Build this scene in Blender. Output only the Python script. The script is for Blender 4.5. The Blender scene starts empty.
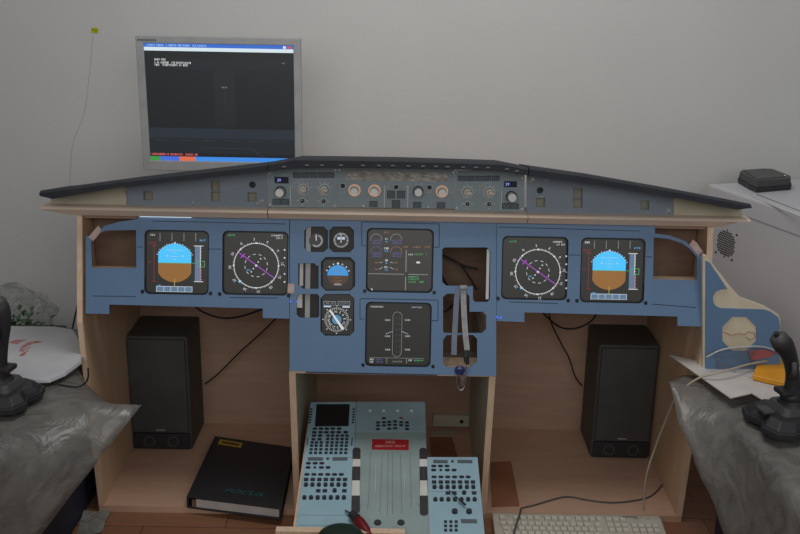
import bpy, bmesh, math, random
from mathutils import Vector, Matrix
random.seed(7)
R = math.radians
SC = bpy.context.scene
COL = SC.collection

# ------------------------------------------------------------------ camera, world, lights, exposure
F_PX = 960.0
PITCH, ROLL = R(17), R(1.05)
CAM = Vector((.02, -2.257, 1.377))
Fw = Vector((0, math.cos(PITCH), -math.sin(PITCH)))
_U = Vector((0, math.sin(PITCH), math.cos(PITCH)))
_R = Vector((1, 0, 0))
Rt = math.cos(ROLL) * _R + math.sin(ROLL) * _U
Up = math.cos(ROLL) * _U - math.sin(ROLL) * _R
cd = bpy.data.cameras.new('camera'); cam = bpy.data.objects.new('camera', cd); COL.objects.link(cam)
cd.sensor_width = 36; cd.lens = F_PX / 800 * 36; cd.clip_start = .05
m = Matrix.Identity(4)
for i in range(3):
    m[i][0] = Rt[i]; m[i][1] = Up[i]; m[i][2] = -Fw[i]; m[i][3] = CAM[i]
cam.matrix_world = m
SC.camera = cam

w = bpy.data.worlds.new('world'); SC.world = w; w.use_nodes = True
w.node_tree.nodes['Background'].inputs[0].default_value = (.93, .96, 1, 1)
w.node_tree.nodes['Background'].inputs[1].default_value = .12

def area(name, loc, target, sx, sy, power, color=(1, 1, 1)):
    l = bpy.data.lights.new(name, 'AREA'); l.shape = 'RECTANGLE'; l.size = sx; l.size_y = sy
    l.energy = power; l.color = color
    o = bpy.data.objects.new(name, l); COL.objects.link(o); o.location = loc
    o.rotation_euler = (Vector(target) - Vector(loc)).to_track_quat('-Z', 'Y').to_euler()
    return o
area('ceiling_lamp', (.15, -.40, 2.5), (.15, -.1, 0), 1.0, .8, 15.5, (1, .99, .975))
wd = area('front_fill_light', (.1, -2.9, 1.95), (.12, .75, 1.42), 3.2, 1.2, 13, (1, .995, .985))  # added frontal fill for wall and bays, no window known there
wd.data.spread = R(110)

SC.view_settings.view_transform = 'Standard'
SC.view_settings.look = 'None'
SC.view_settings.exposure = 0.0
SC.view_settings.gamma = 1
SC.view_settings.use_curve_mapping = False

# ------------------------------------------------------------------ materials
def lin(c):
    def f(v):
        v /= 255.0
        return v / 12.92 if v <= .04045 else ((v + .055) / 1.055) ** 2.4
    return tuple(f(v) for v in c) + (1.0,)
MATS = {}
def mat(name, rgb, rough=.6, metal=0, rgb2=None, scale=20, stretch=(1, 1, 1), bump=0, bscale=200, spec=.4, coat=0, detail=4):
    if name in MATS: return MATS[name]
    m = bpy.data.materials.new(name); m.use_nodes = True; nt = m.node_tree; b = nt.nodes['Principled BSDF']
    b.inputs['Base Color'].default_value = lin(rgb); b.inputs['Roughness'].default_value = rough
    b.inputs['Metallic'].default_value = metal; b.inputs['Specular IOR Level'].default_value = spec
    b.inputs['Coat Weight'].default_value = coat
    tc = nt.nodes.new('ShaderNodeTexCoord')
    mp = nt.nodes.new('ShaderNodeMapping'); mp.inputs['Scale'].default_value = stretch
    nt.links.new(tc.outputs['Object'], mp.inputs['Vector'])
    n = nt.nodes.new('ShaderNodeTexNoise'); n.inputs['Scale'].default_value = scale; n.inputs['Detail'].default_value = detail
    nt.links.new(mp.outputs[0], n.inputs['Vector'])
    if rgb2 is None: rgb2 = tuple(v * .94 for v in rgb)
    r = nt.nodes.new('ShaderNodeValToRGB'); r.color_ramp.elements[0].position = .35; r.color_ramp.elements[1].position = .65
    r.color_ramp.elements[0].color = lin(rgb); r.color_ramp.elements[1].color = lin(rgb2)
    nt.links.new(n.outputs['Fac'], r.inputs[0]); nt.links.new(r.outputs[0], b.inputs['Base Color'])
    if bump:
        n2 = nt.nodes.new('ShaderNodeTexNoise'); n2.inputs['Scale'].default_value = bscale
        nt.links.new(tc.outputs['Object'], n2.inputs['Vector'])
        bp = nt.nodes.new('ShaderNodeBump'); bp.inputs['Strength'].default_value = bump; bp.inputs['Distance'].default_value = .002
        nt.links.new(n2.outputs['Fac'], bp.inputs['Height']); nt.links.new(bp.outputs[0], b.inputs['Normal'])
    MATS[name] = m
    return m
def em(name, rgb, s=1.0):
    if name in MATS: return MATS[name]
    m = bpy.data.materials.new(name); m.use_nodes = True; b = m.node_tree.nodes['Principled BSDF']
    b.inputs['Base Color'].default_value = (.01, .01, .01, 1); b.inputs['Roughness'].default_value = .4
    b.inputs['Emission Color'].default_value = lin(rgb); b.inputs['Emission Strength'].default_value = s
    MATS[name] = m
    return m
def clear(name, rgb, opacity=.5, rough=.3, bump=.6, bscale=25):
    m = bpy.data.materials.new(name); m.use_nodes = True; nt = m.node_tree; b = nt.nodes['Principled BSDF']
    b.inputs['Base Color'].default_value = lin(rgb); b.inputs['Roughness'].default_value = rough
    b.inputs['Specular IOR Level'].default_value = .7
    tr = nt.nodes.new('ShaderNodeBsdfTransparent'); mx = nt.nodes.new('ShaderNodeMixShader')
    tc = nt.nodes.new('ShaderNodeTexCoord')
    n = nt.nodes.new('ShaderNodeTexNoise'); n.inputs['Scale'].default_value = bscale; n.inputs['Distortion'].default_value = 1.5; n.inputs['Detail'].default_value = 5
    nt.links.new(tc.outputs['Object'], n.inputs['Vector'])
    mr = nt.nodes.new('ShaderNodeMapRange'); mr.inputs[1].default_value = .35; mr.inputs[2].default_value = .7
    mr.inputs[3].default_value = max(opacity - .15, 0); mr.inputs[4].default_value = min(opacity + .25, 1)
    nt.links.new(n.outputs['Fac'], mr.inputs[0]); nt.links.new(mr.outputs[0], mx.inputs[0])
    bp = nt.nodes.new('ShaderNodeBump'); bp.inputs['Strength'].default_value = bump; bp.inputs['Distance'].default_value = .01
    nt.links.new(n.outputs['Fac'], bp.inputs['Height']); nt.links.new(bp.outputs[0], b.inputs['Normal'])
    nt.links.new(tr.outputs[0], mx.inputs[1]); nt.links.new(b.outputs[0], mx.inputs[2])
    nt.links.new(mx.outputs[0], nt.nodes['Material Output'].inputs[0])
    MATS[name] = m
    return m

M_WALL = mat('wall_paint', (205, 205, 203), .9, rgb2=(202, 202, 200), scale=3, bump=.35, bscale=260)
M_PLY = mat('birch_plywood', (222, 192, 160), .6, rgb2=(214, 183, 151), scale=5, stretch=(1, 5, 1), bump=.05)
M_PLYE = mat('plywood_edge', (234, 206, 178), .6, rgb2=(222, 190, 158), scale=30, stretch=(4, 4, .6))
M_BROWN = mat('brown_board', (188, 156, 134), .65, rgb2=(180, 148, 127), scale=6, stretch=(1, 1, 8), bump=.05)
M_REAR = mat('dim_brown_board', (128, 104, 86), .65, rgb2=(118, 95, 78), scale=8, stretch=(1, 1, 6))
M_BASE = mat('base_board', (212, 174, 148), .6, rgb2=(204, 165, 140), scale=6, stretch=(1, 7, 1), bump=.05)
M_DIV = mat('greyish_board', (198, 194, 176), .6, rgb2=(190, 185, 167), scale=8, stretch=(1, 1, 6))
M_LEDGE = mat('ledge_wood', (240, 218, 198), .55, rgb2=(232, 209, 188), scale=10, stretch=(.4, 4, 4))
M_CREAM = mat('cream_board', (190, 184, 162), .6, rgb2=(182, 175, 152), scale=14)
M_BLUE = mat('blue_panel_paint', (106, 136, 170), .5, rgb2=(102, 132, 166), scale=9, bump=.08)
M_GREYP = mat('grey_panel_paint', (142, 155, 160), .5, rgb2=(138, 151, 156), scale=9, bump=.08)
M_WING = mat('blue_grey_panel_paint', (132, 143, 154), .5, rgb2=(128, 139, 150), scale=9, bump=.08)
M_BLK = mat('black_foam', (52, 54, 60), .85, rgb2=(47, 49, 55), bump=.3, bscale=400)
M_BPL = mat('black_plastic', (50, 50, 53), .5, bump=.05)
M_SPK = mat('speaker_black', (84, 84, 82), .6, bump=.25, bscale=500)
M_GRIL = mat('grille_cloth', (84, 84, 83), .95, bump=.6, bscale=900)
M_SCR = em('screen_black', (50, 49, 46), .38)
M_BEZ = mat('bezel_black', (26, 26, 27), .5)
M_SIL = mat('silver_plastic', (166, 168, 168), .4, bump=.04)
M_SEAM = mat('seam_dark', (48, 62, 82), .7)
M_SCREW = mat('screw_steel', (225, 225, 225), .3, metal=.3)
M_DSCREW = mat('dark_screw', (30, 34, 42), .4, metal=.4)
M_PED = mat('pale_blue_panel', (160, 192, 205), .5, rgb2=(152, 184, 198), scale=12, bump=.05)
M_THR = mat('grey_green_panel', (154, 172, 170), .5, rgb2=(146, 162, 160), scale=12, bump=.05)
M_KEYD = mat('key_dark', (50, 52, 60), .5)
M_WHITE = mat('white_band', (226, 222, 216), .5)
M_KNOB = mat('knob_ivory', (244, 244, 240), .4)
M_KNOBG = mat('knob_grey', (205, 199, 186), .45)
M_DARKB = mat('dark_button', (94, 103, 109), .5)
M_MARK = mat('white_marking', (205, 210, 210), .6)
M_RED = mat('red_placard', (178, 38, 48), .5, rgb2=(168, 34, 44))
M_PINKT = mat('pale_red_letters', (224, 160, 156), .6)
M_APP = mat('appliance_white', (194, 194, 197), .45, rgb2=(190, 190, 194), scale=4)
M_DEV = mat('dark_grey_plastic', (74, 75, 74), .5, bump=.1)
M_NAVY = mat('navy_crate', (42, 46, 66), .6)
M_TAPE = mat('silver_tape', (190, 188, 186), .35, metal=.3, rgb2=(130, 130, 132), scale=60, bump=.5, bscale=90)
M_PTAPE = mat('pink_white_tape', (206, 190, 184), .6, rgb2=(200, 158, 150), scale=60)
M_CABLE = mat('black_cable', (28, 28, 30), .5)
M_GCABLE = mat('grey_cable', (92, 88, 84), .5)
M_BCABLE = mat('beige_cable', (186, 176, 158), .5)
M_KBD = mat('keyboard_beige', (196, 190, 176), .5, bump=.05)
M_KEYC = mat('keycap_ivory', (208, 203, 190), .5)
M_PAPER = mat('white_card', (212, 206, 200), .7)
M_YEL = mat('amber_yellow', (232, 160, 40), .5)
M_GREEN = mat('dark_green_plastic', (34, 52, 42), .45)
M_LEAF = mat('leaf_green', (52, 96, 48), .5, rgb2=(36, 72, 36))
M_MAROON = mat('maroon_handle', (118, 28, 32), .35)
M_CHROME = mat('chrome', (205, 208, 215), .15, metal=1)
M_GSTRAP = mat('grey_strap', (176, 178, 182), .7, rgb2=(150, 152, 158), scale=60, bump=.4)
M_BSTRAP = mat('blue_grey_strap', (128, 138, 156), .7, bump=.3)
M_STICKN = mat('yellow_note', (206, 206, 30), .6, rgb2=(160, 160, 20), scale=90)
C_SHEET = clear('plastic_sheet', (136, 134, 129), .55, .3, .7, 14)
C_BAG = clear('clear_bag', (120, 124, 116), .2, .15)
C_PBAG = clear('plant_bag', (96, 100, 92), .16, .15)
C_WBAG = mat('white_carrier_bag', (206, 206, 208), .45, rgb2=(196, 196, 200), scale=8, bump=.4, bscale=20)

# parquet / laminate
def parquet():
    m = bpy.data.materials.new('orange_laminate'); m.use_nodes = True; nt = m.node_tree; b = nt.nodes['Principled BSDF']
    tc = nt.nodes.new('ShaderNodeTexCoord'); br = nt.nodes.new('ShaderNodeTexBrick')
    br.inputs['Scale'].default_value = 1; br.inputs['Brick Width'].default_value = .42; br.inputs['Row Height'].default_value = .085
    br.inputs['Mortar Size'].default_value = .0012; br.inputs['Color1'].default_value = lin((158, 112, 84)); br.inputs['Color2'].default_value = lin((146, 101, 74))
    br.inputs['Mortar'].default_value = lin((90, 52, 36))
    nt.links.new(tc.outputs['Object'], br.inputs['Vector'])
    n = nt.nodes.new('ShaderNodeTexNoise'); n.inputs['Scale'].default_value = 14; n.inputs['Detail'].default_value = 6
    mp = nt.nodes.new('ShaderNodeMapping'); mp.inputs['Scale'].default_value = (.5, 6, 1)
    nt.links.new(tc.outputs['Object'], mp.inputs[0]); nt.links.new(mp.outputs[0], n.inputs['Vector'])
    mx = nt.nodes.new('ShaderNodeMixRGB'); mx.blend_type = 'MULTIPLY'; mx.inputs[0].default_value = .35
    nt.links.new(br.outputs[0], mx.inputs[1]); nt.links.new(n.outputs['Color'], mx.inputs[2]); nt.links.new(mx.outputs[0], b.inputs['Base Color'])
    b.inputs['Roughness'].default_value = .45
    return m
M_FLOOR = parquet()

# ------------------------------------------------------------------ geometry helpers
class MB:
    def __init__(s): s.bm = bmesh.new()
    def box(s, x0, x1, y0, y1, z0, z1):
        v = [s.bm.verts.new((x, y, z)) for x in (x0, x1) for y in (y0, y1) for z in (z0, z1)]
        for f in ((0, 1, 3, 2), (4, 6, 7, 5), (0, 4, 5, 1), (2, 3, 7, 6), (0, 2, 6, 4), (1, 5, 7, 3)): s.bm.faces.new([v[i] for i in f])
        return s
    def prism(s, poly, z0, z1, ax='z', scale_top=1.0):
        cx = sum(p[0] for p in poly) / len(poly); cy = sum(p[1] for p in poly) / len(poly)
        def P3(a, b, c): return (a, b, c) if ax == 'z' else ((a, c, b) if ax == 'y' else (c, a, b))
        lo = [s.bm.verts.new(P3(a, b, z0)) for a, b in poly]
        hi = [s.bm.verts.new(P3(cx + (a - cx) * scale_top, cy + (b - cy) * scale_top, z1)) for a, b in poly]
        n = len(poly)
        s.bm.faces.new(list(reversed(lo))); s.bm.faces.new(hi)
        for i in range(n): s.bm.faces.new((lo[i], lo[(i + 1) % n], hi[(i + 1) % n], hi[i]))
        return s
    def cyl(s, x, y, z0, z1, r, r2=None, n=24):
        r2 = r if r2 is None else r2
        lo = [s.bm.verts.new((x + r * math.cos(2 * math.pi * i / n), y + r * math.sin(2 * math.pi * i / n), z0)) for i in range(n)]
        hi = [s.bm.verts.new((x + r2 * math.cos(2 * math.pi * i / n), y + r2 * math.sin(2 * math.pi * i / n), z1)) for i in range(n)]
        s.bm.faces.new(list(reversed(lo))); s.bm.faces.new(hi)
        for i in range(n): s.bm.faces.new((lo[i], lo[(i + 1) % n], hi[(i + 1) % n], hi[i]))
        return s
    def tube(s, pts, r, n=8, closed=False, flat=1.0, radii=None):
        pts = [Vector(p) for p in pts]; rings = []; prev = None
        for i, p in enumerate(pts):
            a = pts[i - 1] if (i > 0 or closed) else pts[i]; b = pts[(i + 1) % len(pts)] if (i < len(pts) - 1 or closed) else pts[i]
            t = (b - a).normalized()
            if prev is None:
                ref = Vector((0, 0, 1)) if abs(t.z) < .9 else Vector((1, 0, 0))
                u = t.cross(ref).normalized()
            else: u = (prev - t * prev.dot(t)).normalized()
            prev = u; vv = t.cross(u); rr = radii[i] if radii else r
            rings.append([s.bm.verts.new(p + rr * (math.cos(2 * math.pi * k / n) * u + flat * math.sin(2 * math.pi * k / n) * vv)) for k in range(n)])
        m = len(rings)
        for i in range(m if closed else m - 1):
            A, B = rings[i], rings[(i + 1) % m]
            for k in range(n): s.bm.faces.new((A[k], A[(k + 1) % n], B[(k + 1) % n], B[k]))
        if not closed:
            s.bm.faces.new(list(reversed(rings[0]))); s.bm.faces.new(rings[-1])
        return s
    def ring(s, x, y, r0, r1, z0, z1, n=48, a0=0, a1=360):
        full = abs(a1 - a0) >= 360; k = n if full else n + 1; L = []
        for i in range(k):
            a = R(a0 + (a1 - a0) * i / n); c, d = math.cos(a), math.sin(a)
            L.append([s.bm.verts.new((x + q * c, y + q * d, z)) for q, z in ((r0, z0), (r1, z0), (r1, z1), (r0, z1))])
        for i in range(k if full else k - 1):
            A, B = L[i], L[(i + 1) % k]
            for j in range(4): s.bm.faces.new((A[j], A[(j + 1) % 4], B[(j + 1) % 4], B[j]))
        if not full:
            s.bm.faces.new(L[0]); s.bm.faces.new(list(reversed(L[-1])))
        return s
    def line(s, a, b, wd, z0, z1):
        a = Vector(a); b = Vector(b); d = (b - a).normalized(); n = Vector((-d.y, d.x)) * wd / 2
        return s.prism([tuple(a - n), tuple(b - n), tuple(b + n), tuple(a + n)], z0, z1)
    def grid(s, rows):
        V = [[s.bm.verts.new(p) for p in r] for r in rows]
        for i in range(len(V) - 1):
            for j in range(len(V[0]) - 1): s.bm.faces.new((V[i][j], V[i][j + 1], V[i + 1][j + 1], V[i + 1][j]))
        return s
    def build(s, name, mt, parent=None, bevel=0, smooth=False, seg=2):
        bmesh.ops.recalc_face_normals(s.bm, faces=s.bm.faces)
        if bevel:
            es = [e for e in s.bm.edges if len(e.link_faces) == 2 and e.calc_face_angle(0) > R(30)]
            bmesh.ops.bevel(s.bm, geom=es, offset=bevel, segments=seg, affect='EDGES', profile=.6, clamp_overlap=True)
        me = bpy.data.meshes.new(name); s.bm.to_mesh(me); s.bm.free()
        if smooth:
            for p in me.polygons: p.use_smooth = True
        me.materials.append(mt)
        return link(name, me, parent)
def link(name, me, parent=None):
    o = bpy.data.objects.new(name, me); COL.objects.link(o); o.parent = parent
    return o
def tag(o, label, cat, group=None, kind=None):
    o['label'] = label; o['category'] = cat
    if group: o['group'] = group
    if kind: o['kind'] = kind
    return o
def thing(name, label, cat, loc=(0, 0, 0), rot=(0, 0, 0), group=None):
    o = bpy.data.objects.new(name, None); COL.objects.link(o); o.location = loc; o.rotation_euler = rot; o.empty_display_size = .02
    return tag(o, label, cat, group)
def struct(name, o): o['kind'] = 'structure'; return o
def dup(o, name, parent, loc=None):
    c = o.copy(); COL.objects.link(c); c.parent = parent; c.name = name
    if loc is not None: c.location = loc
    return c
def rrect(x0, x1, y0, y1, r, seg=5):
    pts = []
    for cx, cy, a in ((x1 - r, y1 - r, 0), (x0 + r, y1 - r, 90), (x0 + r, y0 + r, 180), (x1 - r, y0 + r, 270)):
        for i in range(seg + 1): pts.append((cx + r * math.cos(R(a + 90 * i / seg)), cy + r * math.sin(R(a + 90 * i / seg))))
    return pts
def circ(x, y, r, n=32): return [(x + r * math.cos(2 * math.pi * i / n), y + r * math.sin(2 * math.pi * i / n)) for i in range(n)]
def plate(name, outer, holes, z0, z1, mt, parent=None, bevel=0):
    cu = bpy.data.curves.new('tmp', 'CURVE'); cu.dimensions = '2D'; cu.fill_mode = 'BOTH'; cu.extrude = (z1 - z0) / 2
    if bevel: cu.bevel_depth = bevel; cu.bevel_resolution = 1; cu.offset = -bevel; cu.extrude = (z1 - z0) / 2 - bevel
    for poly in [outer] + list(holes):
        sp = cu.splines.new('POLY'); sp.points.add(len(poly) - 1); sp.use_cyclic_u = True
        for p, q in zip(sp.points, poly): p.co = (q[0], q[1], 0, 1)
    t = bpy.data.objects.new('tmp', cu); COL.objects.link(t)
    dg = bpy.context.evaluated_depsgraph_get(); me = bpy.data.meshes.new_from_object(t.evaluated_get(dg)); me = me.copy()
    bpy.data.objects.remove(t); bpy.data.curves.remove(cu)
    for v in me.vertices: v.co.z += (z0 + z1) / 2
    me.materials.clear(); me.materials.append(mt); me.name = name
    for p in me.polygons: p.use_smooth = False
    return link(name, me, parent)
def text(name, s, x, y, size, mt, parent, z=.0, rot=0, align='CENTER', shear=0, ext=.00015):
    cu = bpy.data.curves.new('tmp', 'FONT'); cu.body = s; cu.size = size; cu.align_x = align; cu.align_y = 'CENTER'; cu.extrude = ext; cu.shear = shear
    t = bpy.data.objects.new('tmp', cu); COL.objects.link(t)
    dg = bpy.context.evaluated_depsgraph_get(); me = bpy.data.meshes.new_from_object(t.evaluated_get(dg)).copy()
    bpy.data.objects.remove(t); bpy.data.curves.remove(cu)
    me.transform(Matrix.Translation((x, y, z)) @ Matrix.Rotation(rot, 4, 'Z'))
    me.materials.clear(); me.materials.append(mt); me.name = name
    return link(name, me, parent)
def smooth_path(pts, n=6):
    P = [Vector(p) for p in pts]; P = [P[0] * 2 - P[1]] + P + [P[-1] * 2 - P[-2]]; out = []
    for i in range(1, len(P) - 2):
        for k in range(n):
            t = k / n; a, b, c, d = P[i - 1], P[i], P[i + 1], P[i + 2]
            out.append(.5 * ((2 * b) + (c - a) * t + (2 * a - 5 * b + 4 * c - d) * t * t + (3 * b - a - 3 * c + d) * t ** 3))
    out.append(P[-2]); return out

# sight lines of the survey photo: a pixel measured on a known plane gives a point of that plane
def ray(x, y): return Fw + Rt * (x - 400) / F_PX - Up * (y - 267) / F_PX
def on(x, y, ax, v):
    d = ray(x, y); i = 'xyz'.index(ax); t = (v - CAM[i]) / d[i]; return CAM + d * t
class Plane:                     # local X right, Y up along the panel, Z out of its face
    def __init__(s, O, ang):
        s.O = Vector(O); s.a = ang; s.v = Vector((0, math.cos(ang), math.sin(ang))); s.n = Vector((0, -math.sin(ang), math.cos(ang))); s.rot = (ang, 0, 0)
    def uv(s, x, y):
        d = ray(x, y); t = (s.O - CAM).dot(s.n) / d.dot(s.n); q = CAM + d * t - s.O; return (q.x, q.dot(s.v))
    def at(s, u, v): return s.O + Vector((u, 0, 0)) + s.v * v
class Loc:                       # a local frame for one thing lying in a plane, with measured points
    def __init__(s, pl, x0, y0, k, cx, cy):
        s.pl, s.x0, s.y0, s.k = pl, x0, y0, k
        s.c = pl.uv(x0 + cx / k, y0 + cy / k); s.loc = pl.at(*s.c)
    def __call__(s, x, y):
        u, v = s.pl.uv(s.x0 + x / s.k, s.y0 + y / s.k); return (u - s.c[0], v - s.c[1])
    def crop(s, x0, y0, k):
        t = Loc.__new__(Loc); t.pl, t.c, t.loc, t.x0, t.y0, t.k = s.pl, s.c, s.loc, x0, y0, k; return t
    def poly(s, pts): return [s(*p) for p in pts]
    def rect(s, x0, x1, y0, y1):
        a = s(x0, (y0 + y1) / 2); b = s(x1, (y0 + y1) / 2); c = s((x0 + x1) / 2, y0); d = s((x0 + x1) / 2, y1)
        return a[0], b[0], d[1], c[1]
MIP = Plane((0, 0, .81), R(76))
GLS = Plane((0, .0, .82), R(88))
PED = Plane((0, -.32, .16), R(13.7))

# ------------------------------------------------------------------ room
fl = MB().box(-3, 3, -4, .75, -.05, 0).build('floor', M_FLOOR); struct('floor', fl)
wl = MB().box(-3, 3, .75, .85, 0, 2.7).build('wall_back', M_WALL); struct('wall', wl)

# ------------------------------------------------------------------ cabinet
WL_OUT, WL_IN, WR_IN, WR_OUT = -.7645, -.7515, .763, .777
cab = thing('cockpit_cabinet', 'light plywood cabinet carrying the blue instrument panels, three open bays below', 'cabinet')
for x0, x1 in ((WL_OUT, WL_IN), (WR_IN, WR_OUT)):
    MB().prism([(.49, .018), (.49, .69), (.13, .812), (.004, .812), (-.060, .55), (-.016, .018)], x0, x1, 'x').build('side_panel', M_PLY, cab, bevel=.001)
    # lighter cut edge strip down the front of each side
    MB().prism([(.0035, .812), (-.0605, .55), (-.0165, .018), (-.0195, .018), (-.064, .55), (-.0, .812)], x0, x1, 'x').build('front_edge', M_PLYE, cab)
    k_ = -.045 if x0 < 0 else .02          # the sides splay a little towards the back
    for o in cab.children[-2:]:
        for v in o.data.vertices: v.co.x += k_ * max(v.co.y, 0)
MB().box(WL_IN - .019, WR_IN + .008, .478, .49, .018, .69).build('back_panel', M_BROWN, cab)
MB().prism([(WL_OUT, -.018), (WR_OUT, -.018), (WR_OUT + .01, .49), (WL_OUT - .022, .49)], 0, .018).build('base_board', M_BASE, cab)
MB().box(WL_IN, WR_IN, .012, .13, .794, .812).build('top_board', M_BROWN, cab)
MB().box(WL_IN, WR_IN, .13, .478, .672, .690).build('rear_shelf', M_BROWN, cab)  # made full width to close the top against light; carries the monitor
MB().box(WL_IN, WR_IN, .118, .13, .56, .794).build('light_stop', M_REAR, cab)  # added board that keeps light out behind the cut-outs, in darker brown
ZB = .4425
for sgn in (-1, 1):
    x0, x1 = (-.246, -.232) if sgn < 0 else (.244, .258)
    MB().prism([(.478, .018), (.478, ZB - .006), (-.083, ZB - .006), (-.022, .018)], x0, x1, 'x').build('divider', M_DIV, cab)
    MB().prism([(-.0835, ZB - .006), (-.0225, .018), (-.0265, .018), (-.0875, ZB - .006)], x0 - .001, x1 + .001, 'x').build('front_edge', M_PLYE, cab)
MB().box(-.246, .258, -.086, .02, ZB - .006, ZB).build('bay_lintel', M_PLYE, cab)
ca = on(433, 426, 'y', .455); cb_ = on(468, 416.5, 'y', .455)
MB().box(ca.x, .243, .455, .478, ca.z, cb_.z + .002).build('cleat', M_DIV, cab)
sc_ = MB().cyl(0, 0, 0, .003, .006).build('screw', M_DSCREW, cab); sc_.location = (on(461.5, 422.5, 'y', .455).x, .455, (ca.z + cb_.z) / 2); sc_.rotation_euler = (R(90), 0, 0)
# wood boards seen through the end openings
for x0, x1 in ((WL_IN + .001, -.60), (.61, WR_IN - .001)):
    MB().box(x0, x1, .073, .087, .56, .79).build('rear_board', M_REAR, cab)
    MB().box(x0, x1, .0, .026, .652, .668).build('shelf_rail', M_PLYE, cab)

# ------------------------------------------------------------------ glareshield
gs = thing('glareshield', 'black foam edged glareshield on a pale wooden ledge across the cockpit top', 'glareshield', (0, 0, .82))
gz = .82
def slab(name, st, yf, yb, drop, mt):      # st: pixel stations (x, top, bottom) on the front face
    rows = []
    for x, t, b in st:
        a = on(x, t, 'y', yf); c = on(x, b, 'y', yf)
        rows.append([(a.x, yb, a.z - drop - gz), (a.x, yf + .012, a.z - gz), (a.x, yf, a.z - .004 - gz), (a.x, yf, c.z - gz), (a.x, yf + .02, c.z - .0 - gz), (a.x, yb, c.z - gz - drop)])
    b = MB(); V = [[b.bm.verts.new(p) for p in r] for r in rows]
    n = len(V[0])
    for i in range(len(V) - 1):
        for j in range(n): b.bm.faces.new((V[i][j], V[i][(j + 1) % n], V[i + 1][(j + 1) % n], V[i + 1][j]))
    b.bm.faces.new(V[0]); b.bm.faces.new(V[-1])
    return b.build(name, mt, gs)
slab('cover_wing', [(39, 191.5, 196), (52, 190.2, 199), (120, 181, 187), (194, 172.5, 179), (267.3, 164, 171.5)], -.07, .13, .03, M_BLK)
cc = slab('cover_centre', [(268, 163.5, 171), (294, 158.6, 168.5), (340, 159, 168), (400, 160, 168.5), (450, 161.5, 169.5), (503, 163.2, 171), (528.3, 168.2, 175.5)], -.07, .13, .03, M_BLK)
slab('cover_wing', [(529.5, 167.5, 176), (600, 177.5, 185), (680, 191.5, 198.5), (738, 202.5, 209.8), (752, 205, 208)], -.07, .13, .03, M_BLK)
for x, y in [(284, 166.7), (307, 165.2), (322, 165.2), (341, 165.2), (363, 165.4), (379, 165.5), (393, 165.6), (408.5, 166), (423, 166.2), (436, 166.4), (447.5, 166.8), (463, 167.2), (476, 167.4), (488, 167.6), (507, 169), (517, 171)]:
    p = on(x, y, 'y', -.071)
    MB().box(-.0045, .0045, 0, .003, -.0012, .0012).build('lamp_slot', mat('slot_lamp_grey', (120, 122, 124), .5), cc).location = (p.x, -.073, p.z - gz)
# ledge in three lengths
def ledge(x0, x1, cut0=0, cut1=0):
    a = on(x0, 209, 'y', -.032).x; b = on(x1, 212, 'y', -.032).x
    zt = .0105; zb = -.0135
    bm = MB(); prof = [(.012, zt), (-.022, zt), (-.028, zt - .002), (-.032, zt - .0055), (-.030, zt - .0075), (-.012, zb), (.012, zb)]
    rings = []
    L = b - a
    for f in (0, .12, .5, .88, 1):
        x = a + L * f; k = 1.0
        if cut0 and f < .12: k = .18
        if cut1 and f > .88: k = .18
        if cut0 and f == .12: k = .8 if False else 1
        rings.append([bm.bm.verts.new((x, y, zt - (zt - z) * (k if z < zt - .0076 else 1) )) for y, z in prof])
    n = len(prof)
    for i in range(len(rings) - 1):
        for j in range(n): bm.bm.faces.new((rings[i][j], rings[i][(j + 1) % n], rings[i + 1][(j + 1) % n], rings[i + 1][j]))
    bm.bm.faces.new(rings[0]); bm.bm.faces.new(rings[-1])
    return bm.build('ledge', M_LEDGE, gs)
ledge(40.5, 266.7, cut0=1); ledge(267.6, 528.2); ledge(529, 752, cut1=1)

# shelf side wedge: cream ends
def gl_px(L, pts): return [L(*p) for p in pts]
L0 = Loc(GLS, 0, 0, 1, 198, 190)
wp = thing('glareshield_side_panel', 'tapering blue-grey panel with empty cut-outs, left of the autopilot panels', 'panel', L0.loc, GLS.rot)
outer = gl_px(L0, [(127, 205.5), (127, 181.5), (267.2, 165.5), (267.2, 208.5)])
def hole(L, x0, x1, y0, y1): return gl_px(L, [(x0, y0), (x1, y0), (x1, y1), (x0, y1)])
def wing(L, holes, rnd, outer, root):
    hs = [hole(L, *h) for h in holes]
    c = L(*rnd); hs.append(circ(c[0], c[1], .008))
    plate('face', outer, hs, -.003, .0, M_WING, root)
    for h in hs[:-1]:
        xs = [p[0] for p in h]; ys = [p[1] for p in h]
        MB().box(min(xs) - .004, max(xs) + .004, min(ys) - .004, max(ys) + .004, -.016, -.012).build('backing_block', mat('hole_backing', (150, 147, 130), .7), root)
    MB().cyl(c[0], c[1], -.016, -.010, .012).build('socket', M_BPL, root)
wing(L0, [(247.6, 256.6, 192.5, 201.5), (211, 220, 181, 201), (143.5, 153, 191.3, 200)], (252.4, 184.8), outer, wp)
MB().box(*[v for v in (L0(210.6, 191)[0], L0(220.4, 191)[0], L0(215, 191.7)[1], L0(215, 190.8)[1])], -.003, .0004).build('cross_bar', M_WING, wp)
for (x, y, a, b) in [(125.5, 190, .006, .02), (131, 184, .016, .005), (262, 168, .016, .008), (261, 201, .014, .007), (257, 204, .005, .01), (221, 178, .002, .009), (166, 203, .0015, .009), (193, 203, .004, .009), (199, 204, .002, .007), (166, 183, .002, .004)]:
    u = L0(x, y); o = plate('tape_scrap', [(-a, -b * .8), (a * .7, -b), (a, b * .9), (-a * .5, b)], [], 0, .0004, M_TAPE, wp); o.scale = (.55, .55, 1); o.location = (u[0], u[1], .0003)
L1 = Loc(GLS, 0, 0, 1, 600, 195)
wp2 = thing('glareshield_side_panel', 'tapering blue-grey panel with empty cut-outs, right of the autopilot panels', 'panel', L1.loc, GLS.rot)
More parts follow.
